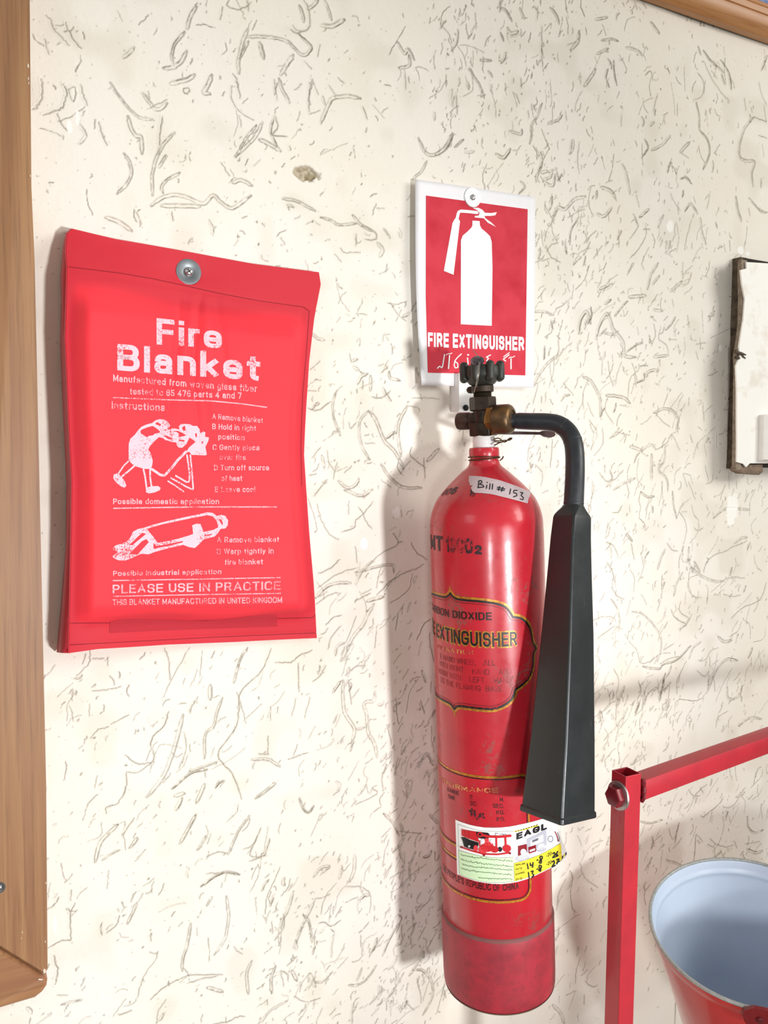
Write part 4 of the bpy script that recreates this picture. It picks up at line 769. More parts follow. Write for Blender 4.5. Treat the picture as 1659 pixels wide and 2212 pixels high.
for k in range(2):
    th = np.linspace(0, 2*np.pi, 60); h = hy(991)+.0022*k+.0012*np.sin(th+k*2); tube(m, AX0+h[:, None]*EZ+(rp(33, 990)+.0006*np.cos(5*th+k)[:, None])*(np.cos(th)[:, None]*EF+np.sin(th)[:, None]*ER), .0009, 8, caps=False)
tube(m, [cyl_P(1.2, hy(996), .002), cyl_P(1.25, hy(991), .0055), cyl_P(1.1, hy(987), .008)], .0009, 8); M_WIRE = simple('rusty_wire', '#5E4330', .5, .7); m.build('neck_wire', M_WIRE, ext)
# ---- print on the cylinder
M_BLK = worn_print('black_stencil_paint', '#23181C', '#B3222F', .36, .48, 300, .5)
M_BLKS = worn_print('black_print', '#1C1412', '#B3222F', .28, .36, 400, .4)
M_FAINT = worn_print('worn_black_print', '#5A1418', '#B3222F', .40, .56, 420, .4)
t = NT('gold_print'); f = t.noise(240, 4, .7, t.obj()); t.set(t.mix(t.ramp(f, [(.40, K(0)), (.62, K(1))]), lin('#C9952F'), lin('#A05A2A')), .32, .35); M_GOLD = t.m
M_DARKP = worn_print('dark_print', '#2A1013', '#B3222F', .36, .46, 420, .4)
M_GOLDF = worn_print('worn_gold_print', '#D99A5C', '#B3222F', .46, .58, 300, .4)
def adv(txt, bold, space):
    V, T = glyphs(txt, bold, space); return V[:, 0].min(), V[:, 0].max()
def cyl_text(pr, full, anchor, pl, prr, cap, bold=0.0, mi=0, lift=0.0, space=1.0, seed=None):
    # "anchor" is the readable end of the line, spanning pixels pl..prr on its baseline
    a0, a1 = adv(anchor, bold, space); V, T = glyphs(full, bold, space); V = V.copy(); x1 = V[:, 0].max()
    (t0, h0), (t1, h1) = CYL.inv([pl, prr]); t = (V[:, 0]-x1)/(a1-a0)+1; capm = cap/F*depth(cyl_P(t1, h1))
    th = t0+(t1-t0)*t; hh = h0+(h1-h0)*t+V[:, 1]/caph()*capm
    keep = [f for f in T if min(th[i] for i in f) > -2.2]
    pr.uv(np.stack([th*R0, hh], -1)[:], keep, .004, mi, lift)
class CylPrint(Print):
    def uv(s, V, T, L, mi=0, lift=0.0):
        used = sorted({i for f in T for i in f}); mp = {k: i for i, k in enumerate(used)}
        if not used: return
        V, T = refine(V[used], [tuple(mp[i] for i in f) for f in T], L); s.mb.add(cyl_P(V[:, 0]/R0, V[:, 1], s.lift+lift), T, mi)
def C4(P): return tr(P, 920, 1000, 6.144)
pr = CylPrint(CYL, .0003, 5)
cyl_text(pr, 'MT', 'T', (942.5, 1189), (957, 1191), 33, .03); cyl_text(pr, '13CO', '13CO', (964, 1192), (1022, 1196), 33, .03, space=.95)
cyl_text(pr, '2', '2', (1026, 1197), (1041, 1198), 20, .04)
pr.build('stencil_lettering', M_BLK, ext, label='rough black stencil lettering')
pr = CylPrint(CYL, .0003, 5); cyl_text(pr, '006', '06', (959.5, 1070), (982.5, 1067), 15, .03); cyl_text(pr, '9', '9', (1013, 1072), (1026, 1073.5), 17, .04)
pr.build('stencil_lettering', M_BLK, ext, label='rough black stencil lettering')
C5 = lambda P: tr(P, 920, 1250, 5.925)
edge = C5([(312, 180), (335, 215), (365, 243), (400, 260), (470, 272), (560, 280), (670, 288), (780, 300), (855, 310), (920, 325), (968, 340), (1010, 360), (1045, 388), (1070, 420), (1092, 455), (1110, 490), (1150, 493), (1190, 500), (1228, 516), (1260, 540), (1288, 568), (1310, 600), (1328, 640), (1340, 680), (1350, 730), (1357, 780), (1365, 815), (1378, 845), (1412, 892), (1385, 930), (1374, 965), (1370, 1000), (1369, 1060), (1363, 1120), (1350, 1182), (1330, 1240), (1302, 1285), (1270, 1320), (1235, 1352), (1200, 1380), (1140, 1420), (1133, 1460), (1120, 1500), (1095, 1545), (1060, 1580), (1012, 1612), (960, 1640), (900, 1658), (840, 1670), (740, 1664), (640, 1655), (545, 1643), (450, 1630), (418, 1632), (390, 1640), (366, 1672)])
uvE = CYL.inv(edge); tc = (uvE[0, 0]+uvE[-1, 0])/2
right = np.stack([uvE[:, 0]*R0, uvE[:, 1]], -1); left = right[::-1].copy(); left[:, 0] = 2*tc*R0-left[:, 0]; loop = np.concatenate([right, left])
cen = np.array([tc*R0, loop[:, 1].mean()]); loop = loop[loop[:, 0] > -1.9*R0]
def rshift(P, d):
    g_ = np.gradient(P, axis=0); g_ /= np.maximum(np.linalg.norm(g_, axis=1), 1e-9)[:, None]; nrm = np.stack([-g_[:, 1], g_[:, 0]], -1); return P+nrm*d
mm = .00065
pr = CylPrint(CYL, .0003)
for P in (right, left[left[:, 0] > -1.9*R0]): pr.uv(*ribbon2(rshift(P, 3.2*mm), 7.0*mm), .004)
for q in (right[0], right[-1]):
    s_ = 1 if q is right[0] or q[1] > cen[1] else -1; pr.uv(np.array([q+[-5*mm, s_*0], q+[5*mm, 0], q+[0, s_*16*mm]]), [(0, 1, 2)], .004)
pr.build('gold_border', M_GOLD, ext, label='gold border of the printed panel')
pr = CylPrint(CYL, .0005)
for P in (right, left[left[:, 0] > -1.9*R0]): pr.uv(*ribbon2(P, 4.4*mm), .004); pr.uv(*ribbon2(rshift(P, -6*mm), .7*mm), .004)
cyl_text(pr, 'CARBON DIOXIDE', 'DIOXIDE', (978, 1334.5), (1062.6, 1339.5), 17, .012, space=1.15)
pr.build('panel_print', M_BLKS, ext, label='black border and heading of the printed panel')
pr = CylPrint(CYL, .0003); cyl_text(pr, 'FIRE EXTINGUISHER', 'EXTINGUISHER', (942.5, 1376), (1118, 1395.5), 33.5, .085, space=1.12); pr.build('gold_title_outline', M_GOLD, ext, label='gold outline behind the black title')
pr = CylPrint(CYL, .0006); cyl_text(pr, 'FIRE EXTINGUISHER', 'EXTINGUISHER', (943.5, 1375.5), (1117, 1394.5), 31.5, .012, space=1.20); pr.build('title_lettering', simple('black_title', '#15110F', .4), ext)
pr = CylPrint(CYL, .0003); cyl_text(pr, 'OPERATION', 'RATION', (964.7, 1407), (1023, 1414), 9, .02, space=1.15)
pr.build('gold_lettering', M_GOLDF, ext, label='worn gold lettering'); pr = CylPrint(CYL, .0003)
cyl_text(pr, 'PERFORMANCE', 'RMANCE', tr([(290, 445)], 930, 1620, 5.352)[0], tr([(780, 490)], 930, 1620, 5.352)[0], 11, .02, space=1.1); pr.build('gold_lettering', M_GOLDF, ext, label='worn gold lettering')
pr = CylPrint(CYL, .0003)
for full, an, pl, p2, cp in (('E HAND WHEEL   ALL', 'HAND WHEEL   ALL', (958, 1426), (1070, 1437.7), 12.6), ('WITH RIGHT    HAND    AND', 'RIGHT    HAND    AND', (971.5, 1446.6), (1104.8, 1456), 12.6), ('HORN WITH    LEFT    HAND', 'WITH    LEFT    HAND', (970.6, 1464), (1104.8, 1474.5), 12.6), ('TO THE FLAMING  BASE', 'FLAMING  BASE', (985.8, 1486), (1086, 1494), 12.6)):
    cyl_text(pr, full, an, pl, p2, cp, -.006, space=1.1)
C6 = lambda x, y: (930+x/5.352, 1620+y/5.352)
pr.build('instruction_lettering', M_FAINT, ext, label='thin worn dark instruction lettering')
pr = CylPrint(CYL, .0003)
for an, a, b, cp in (('RANGE', (195, 475), (328, 527), 9.5), ('TIME', (200, 555), (285, 583), 9), ('2', (455, 572), (487, 575), 10), ('30', (455, 640), (535, 648), 10), ('M.', (803, 595), (850, 598), 9.5), ('SEC.', (722, 668), (850, 672), 9.5), ('KG.', (762, 745), (857, 746), 9.5), ('KG.', (767, 823), (862, 825), 9.5)):
    cyl_text(pr, an, an, C6(*a), C6(*b), cp, .004, space=1.1)
    if an in ('TIME', '30'): pr.build('data_lettering', M_DARKP, ext); pr = CylPrint(CYL, .0003)
pr.build('data_lettering', M_DARKP, ext); pr = CylPrint(CYL, .0003)
cyl_text(pr, "THE PEOPLE'S REPUBLIC OF CHINA", 'REPUBLIC OF CHINA', C6(412, 1568), C6(1020, 1606), 15, .012, space=1.1)
pr.build('maker_lettering', M_DARKP, ext)
C6s = lambda P: tr(P, 930, 1620, 5.352)
pr = CylPrint(CYL, .0004, 4)
for P in ([(480, 680), (475, 760)], [(450, 705), (500, 715)], [(515, 700), (515, 775)], [(500, 740), (520, 735)], [(575, 740), (560, 770), (590, 770), (585, 735), (570, 745)], [(610, 735), (605, 775), (625, 790)], [(535, 800), (560, 785)]): pr.px(*ribbon2(dense(C6s(P), 2.5), 3.6))
pr.build('stamped_number', M_BLK, ext, label='smudged black stamped figure')
def frame(pr, thr, ht_, hb_, rad, wd, dh=0.0):
    x = (thr*R0); c = []; xl = -1.9*R0
    for cx, cy, a0 in ((x-rad, ht_-rad, 90), (x-rad, hb_+rad, 0)):
        for k in range(9): a = math.radians(a0-90*k/8); c.append((cx+(rad+dh)*math.cos(a), cy+(rad+dh)*math.sin(a)))
    P = np.array([(xl, ht_+dh)]+c+[(xl, hb_-dh)]); pr.uv(*ribbon2(dense_m(P, .004), wd), .004)
def dense_m(P, step):
    d = np.concatenate([[0], np.cumsum(np.linalg.norm(np.diff(P, axis=0), axis=1))]); t_ = np.linspace(0, d[-1], max(2, int(d[-1]/step))); return np.stack([np.interp(t_, d, P[:, 0]), np.interp(t_, d, P[:, 1])], -1)
t0, h0 = CYL.inv([C6(700, 343)])[0]; tr_ = CYL.inv([C6(1108, 520)])[0][0]; hb1 = CYL.inv([C6(260, 1062)])[0][1]; ht2 = CYL.inv([C6(250, 1240)])[0][1]; hb2 = CYL.inv([C6(800, 1735)])[0][1]
pr = CylPrint(CYL, .0003); frame(pr, tr_, h0, hb1, .008, 4.5*mm, 4.5*mm); frame(pr, tr_, ht2, hb2, .012, 4.5*mm, 5*mm); pr.build('gold_border', M_GOLD, ext, label='gold border of the data panels')
pr = CylPrint(CYL, .0005); frame(pr, tr_, h0, hb1, .008, 2.0*mm); frame(pr, tr_, ht2, hb2, .012, 2.0*mm); pr.build('panel_print', M_BLKS, ext, label='thin black border of the data panels')
# ---- strip of masking tape with a handwritten number
M_INK = simple('black_ink', '#1A1A20', .5)
tp = [(575, 175), (640, 176), (700, 180), (780, 190), (850, 205), (930, 222), (1000, 240), (1100, 275), (1200, 310), (1300, 350), (1385, 391), (1372, 450), (1360, 470), (1345, 540), (1280, 522), (1200, 500), (1100, 474), (1000, 450), (925, 430), (850, 415), (750, 405), (650, 400), (612, 372), (600, 330), (622, 300), (590, 305), (570, 240)]
pr = Print(CYL, .0006, 5); pr.px(*poly2(C4(tp))); t = NT('paper_tape'); f = t.noise(120, 3, .5, t.obj()); t.set(t.mix(f, lin('#CBBCBE'), lin('#B9A5A8')), .7); tape = pr.build('tape_label', t.m, ext, label='strip of pale paper tape with handwriting')
pr = Print(CYL, .0009, 4)
for P in ([(705, 245), (697, 330)], [(700, 248), (735, 238), (748, 262), (712, 290), (760, 300), (772, 325), (688, 334)], [(810, 300), (803, 345)], [(816, 262), (812, 270)], [(852, 280), (844, 356)], [(886, 285), (880, 356)], [(978, 315), (962, 372)], [(1022, 325), (1000, 386)], [(945, 328), (1048, 352)], [(942, 352), (1040, 372)], [(1122, 350), (1108, 420)], [(1208, 371), (1166, 368), (1158, 402), (1198, 408), (1205, 440), (1158, 456)], [(1248, 398), (1286, 400), (1256, 436), (1290, 465), (1282, 495), (1245, 482)]): pr.px(*ribbon2(dense(C4(P), 2), 2.2))
pr.build('handwriting', M_INK, tape)
# ---- service sticker, its right end peeling off the cylinder
T7 = lambda x, y: (920+x/5.184, 1740+y/5.184)
TP = math.radians(47)
def st_P(s, h, lift=0.0):
    s, h = np.asarray(s, float), np.asarray(h, float); th = np.minimum(s/R0, TP); ex = np.maximum(s-TP*R0, 0)
    P = cyl_P(th, h, lift+.0006); tg = -np.sin(th)[..., None]*EF+np.cos(th)[..., None]*ER; nn = np.cos(th)[..., None]*EF+np.sin(th)[..., None]*ER
    return P+ex[..., None]*tg+(ex**2*2.0)[..., None]*nn
(sa, ha), (sb, hb_s) = CYL.inv([T7(330, 158), T7(350, 770)])
STK = Surf(st_P, sa*R0-.004, TP*R0+.10, hb_s-.01, ha+.01, 80)
sticker_px = [T7(*p) for p in [(330, 158), (400, 187), (480, 213), (560, 232), (650, 246), (750, 250), (850, 246), (930, 237), (1000, 225), (1100, 204), (1190, 183), (1300, 152), (1400, 122), (1470, 180), (1500, 310), (1530, 410), (1560, 470), (1584, 545), (1570, 580), (1520, 622), (1450, 668), (1390, 703), (1310, 745), (1220, 788), (1130, 825), (1040, 852), (950, 870), (850, 880), (750, 878), (650, 865), (550, 845), (450, 812), (350, 770)]]
M_STK = simple('white_sticker', '#F7F5F4', .35, var=.02)
pr = Print(STK, 0.0, 6); pr.px(*poly2(sticker_px)); stk = pr.build('service_sticker', M_STK, ext, label='white service sticker with pictures and yellow date box', smooth=60)
def flat(hexc, rough=.35): return simple('sticker_'+hexc[1:].lower(), hexc, rough, var=.04)
pr = Print(STK, .0003, 6); Q = lambda P: [T7(*p) for p in P]
MATS = [flat('#D5F0C4'), flat('#F6E23A'), flat('#C8232C'), flat('#1B1A1C'), flat('#B9BBC6'), flat('#E4E4E9'), flat('#6E7078'), flat('#8C1420'), flat('#E2444B'), flat('#6F8466')]
GREEN, YEL, RD, BK, GR, LG, DG, DR, LR, OL = range(10)
pr.px(*poly2(Q([(370, 502), (430, 520), (500, 538), (570, 555), (640, 570), (720, 580), (800, 585), (890, 584), (980, 578), (985, 845), (900, 858), (800, 864), (700, 856), (620, 845), (550, 830), (460, 802), (378, 768)])), GREEN)
pr.px(*poly2(Q([(985, 648), (1000, 640), (1080, 622), (1160, 597), (1250, 562), (1340, 520), (1420, 478), (1500, 425), (1512, 440), (1522, 605), (1460, 648), (1395, 688), (1320, 727), (1250, 762), (1180, 788), (1110, 812), (1050, 832), (992, 845)])), YEL)
for P in ([(360, 208), (430, 233), (500, 255), (580, 274), (650, 285), (800, 291), (985, 284)], [(360, 208), (378, 770)], [(378, 772), (460, 806), (550, 833), (650, 855), (750, 865), (860, 864), (985, 848)], [(985, 648), (990, 845)], [(990, 748), (1110, 715), (1250, 660), (1380, 592), (1515, 518)], [(985, 645), (1080, 620), (1250, 560), (1340, 518), (1505, 420)], [(992, 847), (1110, 814), (1250, 764), (1395, 690), (1522, 607)], [(370, 502), (500, 538), (640, 570), (800, 585), (980, 578)]):
    pr.px(*ribbon2(dense(Q(P), 4), .55), OL, .0002)
pr.px(*poly2(Q([(400, 262), (470, 276), (575, 292), (590, 300), (590, 408), (480, 370), (400, 335)])), RD, .0002)
for x in (440, 480): pr.px(*ribbon2(dense(Q([(x, 272), (x+4, 362)]), 3), .5), DR, .0004)
pr.px(*poly2(Q([(395, 350), (440, 355), (500, 385), (590, 412), (590, 440), (570, 500), (530, 490), (480, 478), (430, 458), (415, 400)])), BK, .0003)
pr.px(*poly2(Q([(565, 290), (700, 305), (718, 330), (700, 372), (600, 366), (568, 330)])), BK, .0003)
pr.px(*ribbon2(dense(Q([(610, 320), (700, 345), (820, 348), (950, 336)]), 4), 5.4), RD, .0005); pr.px(*poly2(Q(ellipse2(608, 322, 30, 30))), RD, .0004); pr.px(*poly2(Q(ellipse2(608, 322, 14, 14))), BK, .0006)
for P, wd in (([(788, 345), (790, 480)], 4), ([(888, 345), (895, 480)], 4.4), ([(600, 390), (610, 470)], 3), ([(680, 370), (690, 440)], 5)): pr.px(*ribbon2(dense(Q(P), 4), wd), RD, .0004)
for cx, cy, rx, ry, c in ((690, 465, 75, 52, RD), (640, 495, 50, 42, LR), (770, 490, 45, 36, RD), (905, 478, 48, 42, RD), (560, 478, 25, 38, LR), (700, 425, 55, 22, LR), (680, 385, 28, 22, LR), (830, 488, 24, 28, BK), (488, 455, 12, 12, LG), (640, 400, 22, 30, LG), (742, 400, 22, 24, LG)): pr.px(*poly2(Q(ellipse2(cx, cy, rx, ry))), c, .0005)
pr.px(*ribbon2(dense(Q([(390, 460), (520, 505), (650, 540), (800, 545), (945, 525)]), 4), 3.4), RD, .0006)
for x, y in ((402, 463), (652, 552), (938, 532)): pr.px(*poly2(Q(ellipse2(x, y, 14, 12))), DR, .0007)
for P in ([(780, 310), (780, 335)], [(775, 308), (815, 312)], [(830, 318), (900, 320)], [(865, 320), (868, 335)]): pr.px(*ribbon2(dense(Q(P), 3), 1.0), DG, .0004)
rs = random.Random(3)
for x0, y0, x1, y1 in ((395, 545, 970, 622), (395, 600, 970, 680), (410, 655, 970, 722), (400, 700, 970, 775), (590, 805, 970, 822)):
    n_ = int((x1-x0)/6.5); P = []
    for i in range(n_):
        f_ = i/(n_-1); x = x0+(x1-x0)*f_; y = y0+(y1-y0)*(f_**.62)
        P.append((x, y+rs.choice((-14, -6, 0, 3, 6, 12))*rs.random())) 
        if rs.random() < .16 and len(P) > 2: pr.px(*ribbon2(Q(P), 1.25), OL, .0003); P = []
    if len(P) > 2: pr.px(*ribbon2(Q(P), 1.0), OL, .0003)
pr.px(*poly2(Q([(985, 286), (1100, 262), (1250, 215), (1258, 226), (1100, 276), (990, 298)])), YEL, .0002)
for k in range(9): x = 995+k*29; y = 290-k*7.8-k*k*.12; pr.px(*poly2(Q([(x, y+5), (x+13, y+2), (x+24, y-10), (x+11, y-7)])), BK, .0004)
for k in range(3): x = 1520+k*19; y = 590-k*19; pr.px(*poly2(Q([(x, y-22), (x+15, y-32), (x+12, y-2), (x, y+10)])), YEL if k == 1 else BK, .0003)
pr.text('EAGL', T7(1012, 383), T7(1352, 262), (13.5, 13.5), .042, BK, .0003, space=1.05)
pr.px(*poly2(Q([(1130, 372), (1230, 330), (1340, 265), (1345, 440), (1250, 485), (1130, 530)])), GR, .0002); pr.px(*poly2(Q([(1165, 390), (1310, 318), (1312, 400), (1168, 460)])), LG, .0004); pr.px(*poly2(Q([(1185, 388), (1252, 360), (1252, 386), (1187, 412)])), DG, .0006)
pr.px(*poly2(Q([(1345, 290), (1420, 262), (1428, 418), (1350, 455)])), LG, .0003); pr.px(*poly2([Q(ellipse2(1390, 372, 32, 36)), Q(ellipse2(1390, 372, 25, 28))]), DG, .0005)
pr.px(*poly2(Q([(1030, 452), (1125, 430), (1132, 520), (1030, 562)])), DR, .0003)
for cx, cy, rx, ry, c in ((1080, 588, 76, 30, GR), (1080, 575, 70, 25, LG), (1090, 520, 34, 38, LG), (1290, 488, 56, 30, GR), (1288, 470, 54, 24, LG), (1285, 440, 38, 16, LG)): pr.px(*poly2(Q(ellipse2(cx, cy, rx, ry, -12))), c, .0005)
pr.px(*poly2(Q([(1142, 465), (1226, 438), (1230, 510), (1150, 537)])), DR, .0006); pr.px(*poly2(Q([(1155, 495), (1215, 474), (1216, 498), (1158, 518)])), LG, .0008)
pr.px(*ribbon2(dense(Q([(1440, 290), (1462, 330), (1478, 400)]), 3), 2), DR, .0004); pr.px(*ribbon2(dense(Q([(1470, 300), (1490, 360), (1488, 400)]), 3), 1.4), DG, .0004)
for txt, a, b, cp in (('REFILLING', (1003, 675), (1110, 655), 3.6), ('DATE:', (1003, 722), (1082, 708), 3.8), ('EXPIRE', (1003, 780), (1105, 754), 3.8), ('DATE:', (1005, 834), (1082, 820), 3.8), ('-20', (1342, 582), (1405, 552), 7.5), ('-20', (1342, 677), (1405, 648), 7.5)): pr.text(txt, T7(*a), T7(*b), cp, .004, BK, .0004)
pr.build('sticker_print', MATS, stk)
pr = Print(STK, .0009, 4)
for P in ([(1132, 648), (1142, 708)], [(1165, 640), (1166, 672), (1196, 660)], [(1196, 634), (1190, 692)], [(1238, 612), (1252, 606)], [(1300, 572), (1282, 562), (1270, 585), (1290, 610), (1285, 645), (1262, 640), (1275, 612), (1298, 592), (1300, 572)], [(1145, 745), (1152, 808)], [(1172, 738), (1200, 728), (1186, 760), (1206, 776), (1185, 806)], [(1238, 714), (1252, 706)], [(1288, 672), (1268, 665), (1260, 690), (1284, 708), (1278, 735), (1258, 728), (1272, 705), (1290, 690), (1288, 672)],
    [(1415, 540), (1434, 522), (1442, 545), (1414, 585), (1448, 572)], [(1472, 512), (1452, 545), (1456, 572), (1476, 556), (1460, 545)], [(1410, 632), (1430, 612), (1436, 640), (1404, 690), (1446, 668)], [(1455, 608), (1488, 592), (1460, 655)], [(1460, 634), (1492, 622)]): pr.px(*ribbon2(dense(Q(P), 1.6), 2.6))
pr.build('handwriting', M_INK, stk, label='black handwritten dates')
# ---------------------------------------------------------------- valve
M_BRONZE = simple('dark_bronze', '#463B31', .42, .75, hex2='#2E2823', scale=90, bump=.15)
M_BRASS = simple('tarnished_brass', '#8E6330', .36, .8, hex2='#5E4426', scale=70, bump=.15)
t = NT('tarnished_outlet'); f = t.noise(45, 4, .65, t.obj()); t.set(t.ramp(f, [(.35, lin('#4B3E33')), (.55, lin('#6B5238')), (.7, lin('#85602F'))]), .42, .75); M_OUT = t.m
M_WHEEL = simple('black_moulded_wheel', '#34362F', .5, 0, hex2='#22231E', scale=80, bump=.2)
M_TAPE = NT('white_thread_tape'); M_TAPE.bump(M_TAPE.noise(1.0, 3, .6, M_TAPE.obj((60, 60, 1200))), .6, .001); M_TAPE.set(lin('#E6E3E1'), .35); M_TAPE = M_TAPE.m
m = MB(); lathe(m, AX0, EZ, [(hy(968), rp(23, 966)), (hy(962), rp(24.5, 962)), (hy(958), rp(23.5, 958)), (hy(954), rp(25, 954)), (hy(948), rp(24, 948)), (hy(940), rp(23, 942))], 40, EF); m.build('thread_tape', M_TAPE, ext, label='white sealing tape round the neck')
a0 = math.radians(-20); BX = math.cos(a0)*ER+math.sin(a0)*EF*-1; BX = unit(ER*math.cos(math.radians(24))+EF*math.sin(math.radians(24))); BY = np.cross(EZ, BX)   # outlet direction
m = MB(); c = AX0+EZ*hy(927); s_ = rp(23.5, 927); hh = hy(912)-hy(942)
box(m, c-BX*s_-BY*s_-EZ*hh/2, BX*2*s_, BY*2*s_, EZ*hh, bev=.0016)
lathe(m, AX0, EZ, [(hy(949), rp(20, 945)), (hy(940), rp(23, 940))], 32, EF); lathe(m, AX0, EZ, [(hy(914), rp(21, 912)), (hy(900), rp(20, 900)), (hy(886), rp(22, 886))], 32, EF)
oc = AX0+EZ*hy(908); r_ = rp(19.5, 908); lathe(m, oc-BX*rp(32, 908), BX, [(0, r_*.82), (.001, r_*.9), (rp(60, 908), r_*.98)], 32)
vb = m.build('valve_body', M_BRONZE, ext)
m = MB(); h0_, h1_ = hy(886), hy(857); hexr = rp(29, 870)
lathe(m, AX0, EZ, [(h0_-.001, hexr*.86), (h0_+.0005, hexr*.98), (h0_+.002, hexr), (h1_-.003, hexr), (h1_-.0005, hexr*.96), (h1_, hexr*.85)], 6, EF+ER*.45); m.build('bonnet_nut', M_BRONZE, ext, smooth=25)
m = MB(); pf = []
for k in range(6): y = 857-k*1.6; pf += [(hy(y), rp(20.5, 852)), (hy(y-.8), rp(18.5, 852))]
lathe(m, AX0, EZ, pf, 32, EF); m.build('stem_thread', simple('stem_metal', '#6F6654', .4, .8), ext)
m = MB(); lathe(m, AX0, EZ, [(hy(848), rp(22, 845)), (hy(846), rp(24.5, 845)), (hy(834), rp(24.5, 840)), (hy(831), rp(22, 832))], 32, EF)
kc = AX0+EZ*hy(841)-BX*rp(26, 841)+EF*.004; lathe(m, kc+BX*.012, -BX, [(0, rp(7, 841)), (.012, rp(8, 841)), (.016, rp(7, 841)), (.018, rp(4, 841))], 16); m.build('stem_collar', M_BRONZE, ext)
# left plug
m = MB(); pr_ = rp(19, 908); p0 = oc-BX*rp(30, 908); lathe(m, p0, -BX, [(-.003, pr_*.8), (0, pr_*.8), (.0012, pr_*.97), (.003, pr_), (rp(29, 908)-.003, pr_), (rp(31, 908)-.001, pr_*.94), (rp(31, 908), pr_*.8)], 40); m.build('safety_plug', simple('brown_plug', '#4E3B33', .42, .6, hex2='#342925', scale=80), ext, label='brown round plug on the left')
# outlet nut and coupling
m = MB(); nr = rp(34, 907); n0 = oc+BX*rp(13, 907); lathe(m, n0, BX, [(0, nr*.78), (.001, nr*.92), (.003, nr), (rp(16, 907), nr), (rp(18, 907), nr*.93)], 6, EZ*.9+BY*.3); m.build('outlet_nut', M_BRASS, ext, smooth=25, label='brassy hexagonal nut')
m = MB(); c0 = n0+BX*rp(16, 907); cr = rp(32, 907); lathe(m, c0, BX, [(0, cr*.95), (.001, cr), (rp(30, 907), cr), (rp(35, 907), cr*.92), (rp(38, 907), cr*.80), (rp(39, 907), cr*.6), (rp(36.5, 907), cr*.56)], 48); m.build('outlet_coupling', M_OUT, ext, smooth=35)
# hand wheel with eight lobes
m = MB(); WT, WB, WC = hy(789), hy(818), hy(832); wr = rp(45, 802)
lathe(m, AX0, EZ, [(WC, wr*.52), (WC+.001, wr*.6), (WB+.002, wr*.90), (WB+.004, wr*.94), (WT-.004, wr*.92), (WT-.001, wr*.86), (WT-.0035, wr*.6), (WT-.006, wr*.25)], 64, EF)
for k in range(8):
    a = 2*math.pi*k/8+.436; d = math.cos(a)*EF+math.sin(a)*ER; lr = rp(9.2, 802)
    lathe(m, AX0+d*(wr-.002), EZ, [(WB-.0045, lr*.3), (WB-.003, lr*.75), (WB-.0005, lr), (WT-.001, lr), (WT+.0022, lr*.86), (WT+.0042, lr*.45)], 16, d)
hw = m.build('hand_wheel', M_WHEEL, ext, smooth=45)
m = MB(); lathe(m, AX0, EZ, [(WT-.006, rp(20, 800)), (WT+.0005, rp(19, 800)), (WT+.001, rp(12, 800))], 32, EF); m.build('wheel_hub', M_BRONZE, hw)
# lead seal and its wire
M_LEAD = simple('lead', '#6F6A70', .38, .8, hex2='#4A464A', scale=150, bump=.25)
dv = depth(AX0+EZ*WT); ls = PD(1033, 777, dv-.030)
m = MB(); lathe(m, ls-EZ*.005+ER*-.001, unit(EZ+EF*.55), [(0, .003), (.0008, .0072), (.003, .0088), (.006, .0086), (.0082, .006), (.0088, .002)], 32); m.build('lead_seal', M_LEAD, ext, label='dull grey lead seal')
m = MB(); tube(m, spline([ls+EZ*.002, PD(1031, 767, dv-.028), PD(1027, 762, dv-.028), PD(1022, 756, dv-.027)], 5), .0006, 6); tube(m, spline([ls, PD(1034.5, 786, dv-.041), PD(1032, 810, dv-.042), PD(1028, 832, dv-.036), PD(1024, 848, dv-.026)], 6), .00055, 6)
tube(m, spline([ls, PD(1036.5, 786, dv-.041), PD(1034, 812, dv-.042), PD(1029, 836, dv-.034)], 6), .00045, 6); m.build('seal_wire', simple('bright_wire', '#B5B0A8', .3, .9), ext)
# twisted wire beside the neck
dn = depth(AX0+EZ*hy(955)); m = MB()
for k in range(3):
    P = [PD(1066+k, 948+k*3, dn-.018), PD(1078, 950+(-3, 2, 5)[k], dn-.014), PD(1090, 953+(2, -2, 1)[k], dn-.01), PD(1100, 949+(-2, 2, 0)[k], dn-.006), PD(1106, 946+k, dn-.004)]
    tube(m, spline(P, 6), .0008, 6)
tube(m, spline([PD(1068, 962, dn-.018), PD(1080, 956, dn-.014), PD(1094, 953, dn-.008)], 6), .0009, 6); m.build('tie_wire', M_WIRE, ext)
# carrying lever under the hose
dl = depth(oc)+.012
m = MB(); P = [(1090, 931), (1130, 932), (1165, 933), (1172, 930.5), (1190, 931), (1198, 934), (1200.5, 938), (1198, 942.5), (1190, 945), (1176, 943), (1168, 938.5), (1130, 938), (1090, 938)]
prism(m, [PD(x, y, dl) for x, y in P], CF*.006); m.build('carrying_lever', simple('red_brown_paint', '#4A2823', .5, 0, hex2='#35201C'), ext, label='red-brown lever under the hose')
# hose and horn
t = NT('black_rubber'); P_ = t.obj(); f = t.noise(35, 4, .6, P_); t.set(t.mix(t.ramp(f, [(.4, K(0)), (.7, K(1))]), lin('#1D2024'), lin('#272A2E')), t.ramp(t.noise(80, 4, .6, P_), [(.3, K(.32)), (.7, K(.48))])); t.bump(t.noise(120, 3, .5, P_), .08, .0006); M_RUB = t.m
dO = depth(oc)-.012
hose = [(1098, 908, dO), (1120, 909.5, dO-.002), (1150, 910.5, dO-.008), (1180, 911.5, dO-.014), (1205, 916, dO-.020), (1225, 930, dO-.026), (1237, 952, dO-.034), (1241.5, 980, dO-.039), (1242, 1020, dO-.043), (1240.5, 1060, dO-.045), (1239, 1092, dO-.046)]
P = spline([PD(*p) for p in hose], 6); rad = np.interp(np.linspace(0, 1, len(P)), [0, .06, .1, .45, 1], [16.2, 16.2, 18.2, 19.4, 21.0])/F*(dO-.02)
